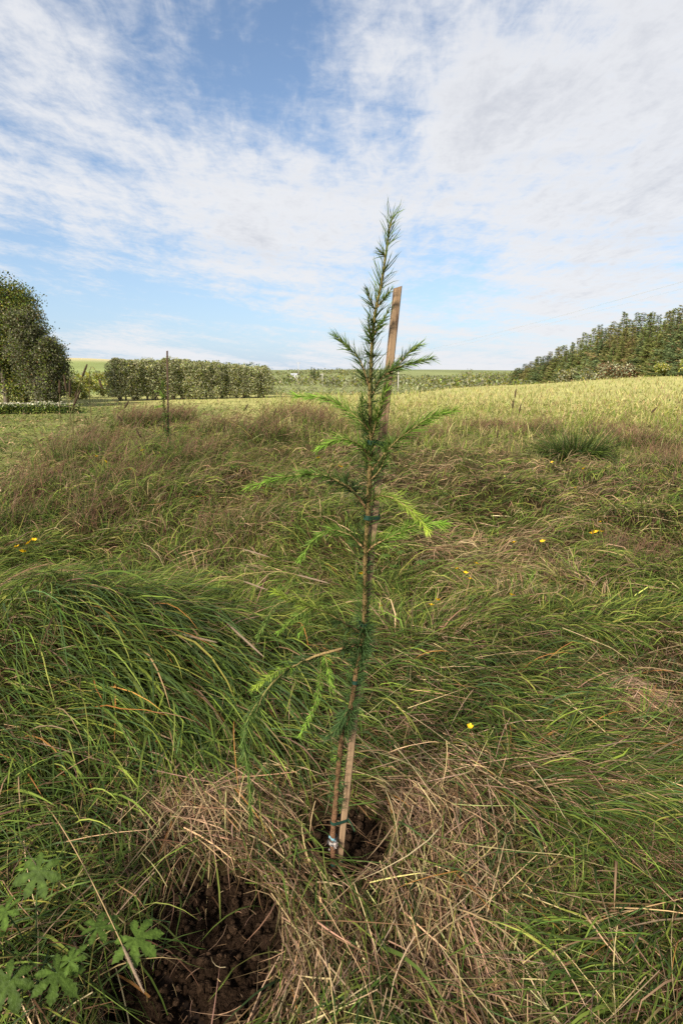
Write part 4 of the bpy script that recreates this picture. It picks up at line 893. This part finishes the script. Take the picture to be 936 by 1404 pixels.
mb = MB(); dv = np.array([.9, .4, 0]); tube(mb, [nxt - dv * 1.15 - np.array([0, 0, .12]), nxt + dv * 1.15 - np.array([0, 0, .12])], .07, (.38, .35, .31), 6); child(mb, 'crossarm', 'bark', root)

# ------------------------------------------------------------------ sedge tussock, straw heaps
def tussock():
    c = gnd(785, 630); c[2] = float(g(c[0], c[1])); n = 1700
    mb = MB(); a = U(0, 2 * pi, n); rr = U(0, 1, n) ** .5; P = np.stack([c[0] + np.cos(a) * rr * .30, c[1] + np.sin(a) * rr * .22, np.full(n, c[2])], -1)
    cc = pal(n, [G_DK * .8, G_BL * .75, G_MD * .8, G_LT, STRAW2], [.45, .3, .25, .05, .05], .25); el = 1.5 - rr * .55
    ribbons(mb, P, a + rng.normal(0, .4, n), el, el - U(.2, 1.9, n), U(.35, 1.0, n), U(.006, .012, n), cc, cc * 1.4, 5, rng.normal(0, .3, n))
    tagp(mb.build('grass_tussock', 'grass_blade', None, True, tuple(c)), 'dense dark green grass tussock standing out in the meadow', 'grass tussock')
tussock()
def heap(px, py, rx, ry, hgt, n, az0, spread, label, cols, w, fan=0, L=(.10, .26)):
    c = gnd(px, py); c[2] = float(g(c[0], c[1])); mb = MB(); a = U(0, 2 * pi, n); r = U(0, 1, n) ** .5
    Rx = abs(gnd(px + rx, py)[0] - c[0]); Ry = abs(gnd(px, py - ry)[1] - c[1])
    P = np.stack([c[0] + np.cos(a) * r * Rx, c[1] + np.sin(a) * r * Ry, np.zeros(n)], -1); P[:, 2] = g(P[:, 0], P[:, 1]) + hgt * (1 - r ** 2) * U(.2, 1, n) + .01
    az = az0 + rng.normal(0, spread, n)
    if fan: az = np.where(rng.random(n) < fan, a + rng.normal(0, .4, n), az)
    cc = pal(n, cols, w, .2); Ln = U(L[0], L[1], n); P -= np.stack([np.cos(az) * Ln * .5, np.sin(az) * Ln * .5, np.zeros(n)], -1)
    m = (soil_mask(P[:, 0], P[:, 1]) < .5) & off_soil(P, az, Ln, .9); P, az, Ln, cc = P[m], az[m], Ln[m], cc[m]; n = len(P)
    ribbons(mb, P, az, rng.normal(.12, .15, n), rng.normal(-.2, .2, n), Ln, U(.0014, .0032, n), cc, cc * 1.08, 4, rng.normal(0, .3, n), rng.normal(0, .8, n), .012, base_w=.95, kink=np.where(rng.random(n) < .2, rng.normal(0, .7, n), 0))
    tagp(mb.build('straw_heap', 'dry_grass', None, True, tuple(c)), label, 'straw heap')
heap(862, 972, 52, 26, .13, 900, .9, .7, 'small pinkish heap of dry straw lying apart in green grass', [PINK, STRAW2, STRAW], [.5, .25, .25], 0, (.06, .16))
heap(285, 1105, 125, 42, .07, 1100, -1.7, .5, 'tan straw heap overhanging the edge of the dug soil', [PINK, STRAW, STRAW2, BROWN], [.4, .3, .25, .12], .35)
heap(575, 1125, 62, 70, .05, 560, -1.3, .55, 'rounded mound of grey-brown straw right of the sapling', [STRAW2, PINK, BROWN, STRAW], [.4, .2, .25, .2], .25, (.08, .22))

# ------------------------------------------------------------------ timothy grass, buttercups
def timothy(p0, h0, h1, name_label, group, cs=(.36, .24, .12), ch=(.36, .27, .21), stem_r=.0013, head_r=.0042, sag=.06):
    """stem from p0 to the seed head h0 -> h1"""
    p0, h0, h1 = map(lambda q: np.asarray(q, float), (p0, h0, h1)); root = empty('timothy_grass', tuple(p0)); tagp(root, name_label, 'seed head', group)
    d = (h1 - h0) / np.linalg.norm(h1 - h0); L = np.linalg.norm(h0 - p0); t = np.linspace(0, 1, 12)[:, None]
    c1 = h0 - d * L * .45; P = (1 - t) ** 2 * p0 + 2 * t * (1 - t) * c1 + t ** 2 * h0
    mb = MB(); tube(mb, P, np.linspace(stem_r * 1.3, stem_r * .8, 12), cs, 5, np.array(cs) * 1.1); child(mb, 'stem', 'dry_grass', root)
    mb = MB(); hl = np.linalg.norm(h1 - h0); k = np.linspace(0, 1, 9); prof = np.array([.35, .8, 1, 1, 1, .95, .85, .65, .2]) * head_r
    tube(mb, h0 + (h1 - h0) * k[:, None], prof, np.array(ch) * .8, 8)
    n = int(260); u = U(0.02, .98, n); th = U(0, 2 * pi, n); rr = np.interp(u, k, prof); A = np.cross(d, [.3, .5, .8]); A /= np.linalg.norm(A); B = np.cross(d, A)
    q = h0 + (h1 - h0) * u[:, None] + (np.cos(th) * rr)[:, None] * A + (np.sin(th) * rr)[:, None] * B; o = (np.cos(th))[:, None] * A + (np.sin(th))[:, None] * B + d * .9; o /= np.linalg.norm(o, axis=1)[:, None]
    cc = np.array(ch) * np.exp(rng.normal(0, .2, (n, 1)))
    ribbons(mb, q, np.arctan2(o[:, 1], o[:, 0]), np.arcsin(o[:, 2]), np.arcsin(o[:, 2]), head_r * U(.5, 1.0, n), head_r * .35, cc, cc * 1.15, 1, 0, U(0, 3, n)); child(mb, 'seed_head', 'dry_grass', root)
def gz(px, py, z): p = gnd(px, py, z); return p
TIM = [((10, 935), .10, (243, 868), (298, 881), .24), ((200, 800), .10, (313, 856), (362, 901), .22), ((250, 770), .06, (334, 753), (370, 764), .16), ((255, 812), .06, (334, 797), (367, 809), .16), ((330, 790), .05, (407, 788), (452, 800), .14), ((290, 715), .05, (383, 708), (414, 710), .14), ((60, 1100), .04, (168, 1296), (198, 1362), .16)]
for a, za, b, c_, zh in TIM:
    low = a[1] == 1100
    timothy(gz(a[0], a[1], za), gz(b[0], b[1], zh), gz(c_[0], c_[1], zh - .02), 'fallen timothy seed head hanging over the dug soil by the leafy plants' if low else 'pale fallen timothy seed head bowed over the long green grass', None if low else 'fallen timothy heads left of the sapling', head_r=.0033 if low else .0050, ch=(.27, .195, .13))
def upright(px0, py0, Y, hx, hy, tx, ty, label, group, hr=.008):
    x = float(at(px0, 600, Y)[0]); timothy((x, Y, float(g(x, Y))), at(hx, hy, Y), at(tx, ty, Y), label, group, (.13, .11, .045), (.085, .055, .032), .0028, hr)
for v in ((113, 600, 5.2, 113, 517, 120, 499), (98, 600, 5.6, 96, 545, 96, 520), (128, 600, 5.4, 136, 520, 141, 534), (104, 600, 5.3, 103, 545, 107, 533), (106, 600, 5.0, 101, 557, 111, 534), (170, 600, 6.5, 171, 560, 177, 549), (168, 600, 6.3, 168, 577, 161, 570),
          (330, 620, 8, 336, 562, 340, 554), (302, 620, 8, 306, 592, 309, 580), (90, 600, 5.1, 82, 540, 82, 521), (100, 600, 5.2, 92, 538, 88, 514), (372, 620, 9, 375, 570, 379, 560), (186, 620, 6.2, 193, 600, 187, 588)):
    upright(*v, 'dark upright timothy seed head in the tall grass on the rise', 'upright timothy heads on the rise', .0085)
for v in ((706, 610, 9, 705, 546, 707, 533), (712, 610, 9, 711, 566, 714, 553), (700, 610, 9, 702, 560, 703, 549), (880, 640, 8, 892, 566, 900, 558), (680, 640, 8, 681, 600, 682, 590)):
    upright(*v, 'dark upright timothy seed head beside the dark grass tussock', 'upright timothy heads near the tussock', .010)

def buttercup(px, py, z, label, group, s=1.0):
    p = gnd(px, py, z + .10); z = max(z + .10, float(g(p[0], p[1])) + .15)
    p = gnd(px, py, z); x, y = float(p[0]), float(p[1]); zb = float(g(x, y + .03)); root = empty('buttercup', (x, y + .03, zb)); tagp(root, label, 'flower', group)
    P = catmull([(x, y + .03, zb), (x - .006, y + .02, (zb + z) / 2), (x, y, z)], 4); mb = MB(); tube(mb, P, .0012, (.10, .16, .03), 5); child(mb, 'stem', 'grass_blade', root)
    tilt = rng.normal(0, .35, 2)
    for k in range(5):
        a = k * 2 * pi / 5 + rng.uniform(-.1, .1); u = np.array([cos(a), sin(a), 0]); v = np.array([-sin(a), cos(a), 0]); R = .0135 * s
        V = [np.zeros(3), u * R * .5 + v * R * .42 + np.array([0, 0, R * .18]), u * R + v * R * .3 + np.array([0, 0, R * .55]), u * R + -v * R * .3 + np.array([0, 0, R * .55]), u * R * .5 - v * R * .42 + np.array([0, 0, R * .18])]
        V = np.array(V); V[:, 2] += tilt[0] * V[:, 0] + tilt[1] * V[:, 1] - .25 * V[:, 1]; V += np.array([x, y, z]); mb = MB(); mb.add(V, np.array([.85, .50, .012]) * rng.uniform(.85, 1.1), [[0, 1, 2, 3]], [[0, 3, 4]]); child(mb, 'petal', 'petal', root)
    mb = MB(); th = np.arange(6) * pi / 3; r = .0035 * s; V = [(x + r * cos(t), y + r * sin(t), z + .001) for t in th] + [(x, y, z + .005)]; mb.add(V, (.55, .42, .02), None, [[i, (i + 1) % 6, 6] for i in range(6)]); child(mb, 'flower_centre', 'petal', root)
for px, py in ((600, 823), (591, 830), (638, 786), (644, 794), (701, 816), (653, 773), (626, 780)): buttercup(px, py, .06, 'yellow buttercup in the grass right of the sapling stem', 'buttercups right of the sapling', 1.15)
buttercup(495, 787, .08, 'yellow buttercup just left of the sapling stem', None, 1.2); buttercup(522, 831, .05, 'small yellow buttercup just right of the stake', None, .8)
for px, py in ((810, 732), (811, 730), (816, 730), (822, 716), (824, 729)): buttercup(px, py, .12, 'yellow buttercup in the cluster below the dark tussock', 'buttercups below the tussock', 1.3)
for px, py in ((756, 634), (799, 643), (788, 669), (911, 594), (937, 601), (704, 744), (743, 743)): buttercup(px, py, .12, 'scattered yellow buttercup in the open meadow', 'scattered meadow buttercups', 1.35)
for px, py in ((23, 750), (39, 745), (32, 757), (47, 741)): buttercup(px, py, .15, 'yellow buttercup at the foot of the tall grass', 'buttercups at the foot of the rise', 1.5)
for px, py in ((132, 626), (146, 634), (178, 644), (195, 618), (436, 628), (467, 640)): buttercup(px, py, .25, 'yellow buttercup high in the tall grass of the rise', 'buttercups in the tall grass', 2.0)
buttercup(644, 997, .04, 'small yellow buttercup alone in the green grass', None, .8)

# ------------------------------------------------------------------ lobed-leaf plants
def palmate(size, lobes=7, spread=2.5):
    """toothed palmate leaf in its own plane; base at the origin, pointing +X"""
    V = [(0, 0, 0)]; T = []
    for k in range(lobes):
        a = (k / (lobes - 1) - .5) * 2 * spread; L = size * (.62 + .38 * cos(a * .55)) * rng.uniform(.92, 1.08); wd = L * .205; u = np.array([cos(a), sin(a)]); v = np.array([-sin(a), cos(a)])
        prof = [(.34, .55), (.52, .95), (.60, .72), (.68, 1.15), (.76, .70), (.83, .80), (.89, .40), (1.0, 0)]
        i0 = len(V); mid = []; lf = []; rt = []
        for f, ww in prof:
            sag = -.16 * size * f * f
            V.append((*(u * L * f), sag)); mid.append(len(V) - 1)
            for s, lst in ((1, lf), (-1, rt)):
                jag = .03 if ww > .9 else 0
                V.append((*(u * L * (f + jag) + v * s * wd * ww), sag + .028 * size * ww)); lst.append(len(V) - 1)
        T += [(0, rt[0], mid[0]), (0, mid[0], lf[0])]
        for i in range(len(prof) - 1):
            T += [(mid[i], rt[i], rt[i + 1]), (mid[i], rt[i + 1], mid[i + 1]), (mid[i], mid[i + 1], lf[i + 1]), (mid[i], lf[i + 1], lf[i])]
        if k:  # web between lobes near the base
            T += [(0, prev, rt[0])]
        prev = lf[0]
    return np.array(V), T
LF = np.array([.056, .092, .014])
def leafy_plant(base_px, leaves, label, name='cranesbill_plant', tone=1.0):
    b = gnd(*base_px); b[2] = float(g(b[0], b[1])); root = empty(name, tuple(b)); tagp(root, label, 'plant')
    for px, py, z, size, ang, pitch in leaves:
        c = gnd(px, py, z); V, T = palmate(size * .84); ca, sa = cos(ang), sin(ang)
        X = np.array([ca * cos(pitch), sa * cos(pitch), sin(pitch)]); Yv = np.array([-sa, ca, rng.normal(0, .15)]); Yv -= X * X.dot(Yv); Yv /= np.linalg.norm(Yv); Z = np.cross(X, Yv)
        W = c + V[:, :1] * X + V[:, 1:2] * Yv + V[:, 2:] * Z; cc = LF * tone * rng.uniform(.8, 1.2); r = np.linalg.norm(V, axis=1)[:, None] / size
        rib = np.ones((len(W), 1)) * .82; rib[0::3] = .82; rib[1::3] = 1.22; mb = MB(); mb.add(W, cc * (1.2 - .3 * r) * rib * np.exp(rng.normal(0, .12, (len(W), 1))), None, T); lf = child(mb, 'leaf', 'broad_leaf', root, True)
        mid = (b + c) / 2 + np.array([0, 0, .03]); mb = MB(); tube(mb, catmull([b, mid, c + Z * .0], 5), .0018, (.09, .14, .045), 5); mb.v = [q - np.array(root.location) for q in mb.v]
        o = bpy.data.objects.new('leaf_stalk', mb.mesh('leaf_stalk', 'leaf')); col.objects.link(o); o.parent = lf
leafy_plant((50, 1330), [(54, 1195, .27, .074, -2.0, -.6), (8, 1250, .20, .066, -2.8, -.4), (14, 1345, .17, .076, -1.8, -.4), (78, 1334, .18, .074, -.5, -.3), (96, 1318, .19, .048, 1.0, .2), (-30, 1300, .2, .09, 2.8, 0)], 'leafy plant with large lobed leaves standing in the corner grass')
leafy_plant((105, 1330), [(134, 1272, .17, .066, .9, -.05), (186, 1286, .16, .082, -.5, -.15)], 'small plant with two toothed lobed leaves overhanging the dug soil')
leafy_plant((700, 820), [(815, 858, .07, .05, .4, .1), (835, 872, .05, .045, 1.2, 0)], 'small lobed leafy plant in the grass above the pink straw heap') if False else None
for bp, lv, lab in (((818, 905), [(817, 862, .10, .055, 1.4, .2), (806, 884, .04, .04, 2.6, 0), (880, 874, .05, .05, .2, 0)], 'small bright leafy plant above the pinkish straw heap'),
                    ((815, 940), [(798, 940, .05, .05, -1.6, 0), (822, 922, .06, .055, -.4, .1), (840, 925, .05, .04, .4, 0)], 'leafy plant with pale lobed leaves beside the pinkish straw heap'),
                    ((640, 870), [(645, 818, .05, .05, 1.2, .1), (655, 874, .04, .045, 0, 0), (622, 872, .04, .04, 3, 0)], 'low lobed leaves in the straw right of the stake'),
                    ((545, 780), [(528, 762, .10, .06, 2.0, .2), (548, 757, .12, .06, 1.2, .2), (575, 770, .10, .075, .2, .05), (590, 768, .09, .06, .8, 0), (540, 775, .06, .05, -1, 0)], 'bright leafy plant directly behind the sapling stake')):
    leafy_plant(bp, lv, lab, 'lobed_leaf_plant', 1.15)
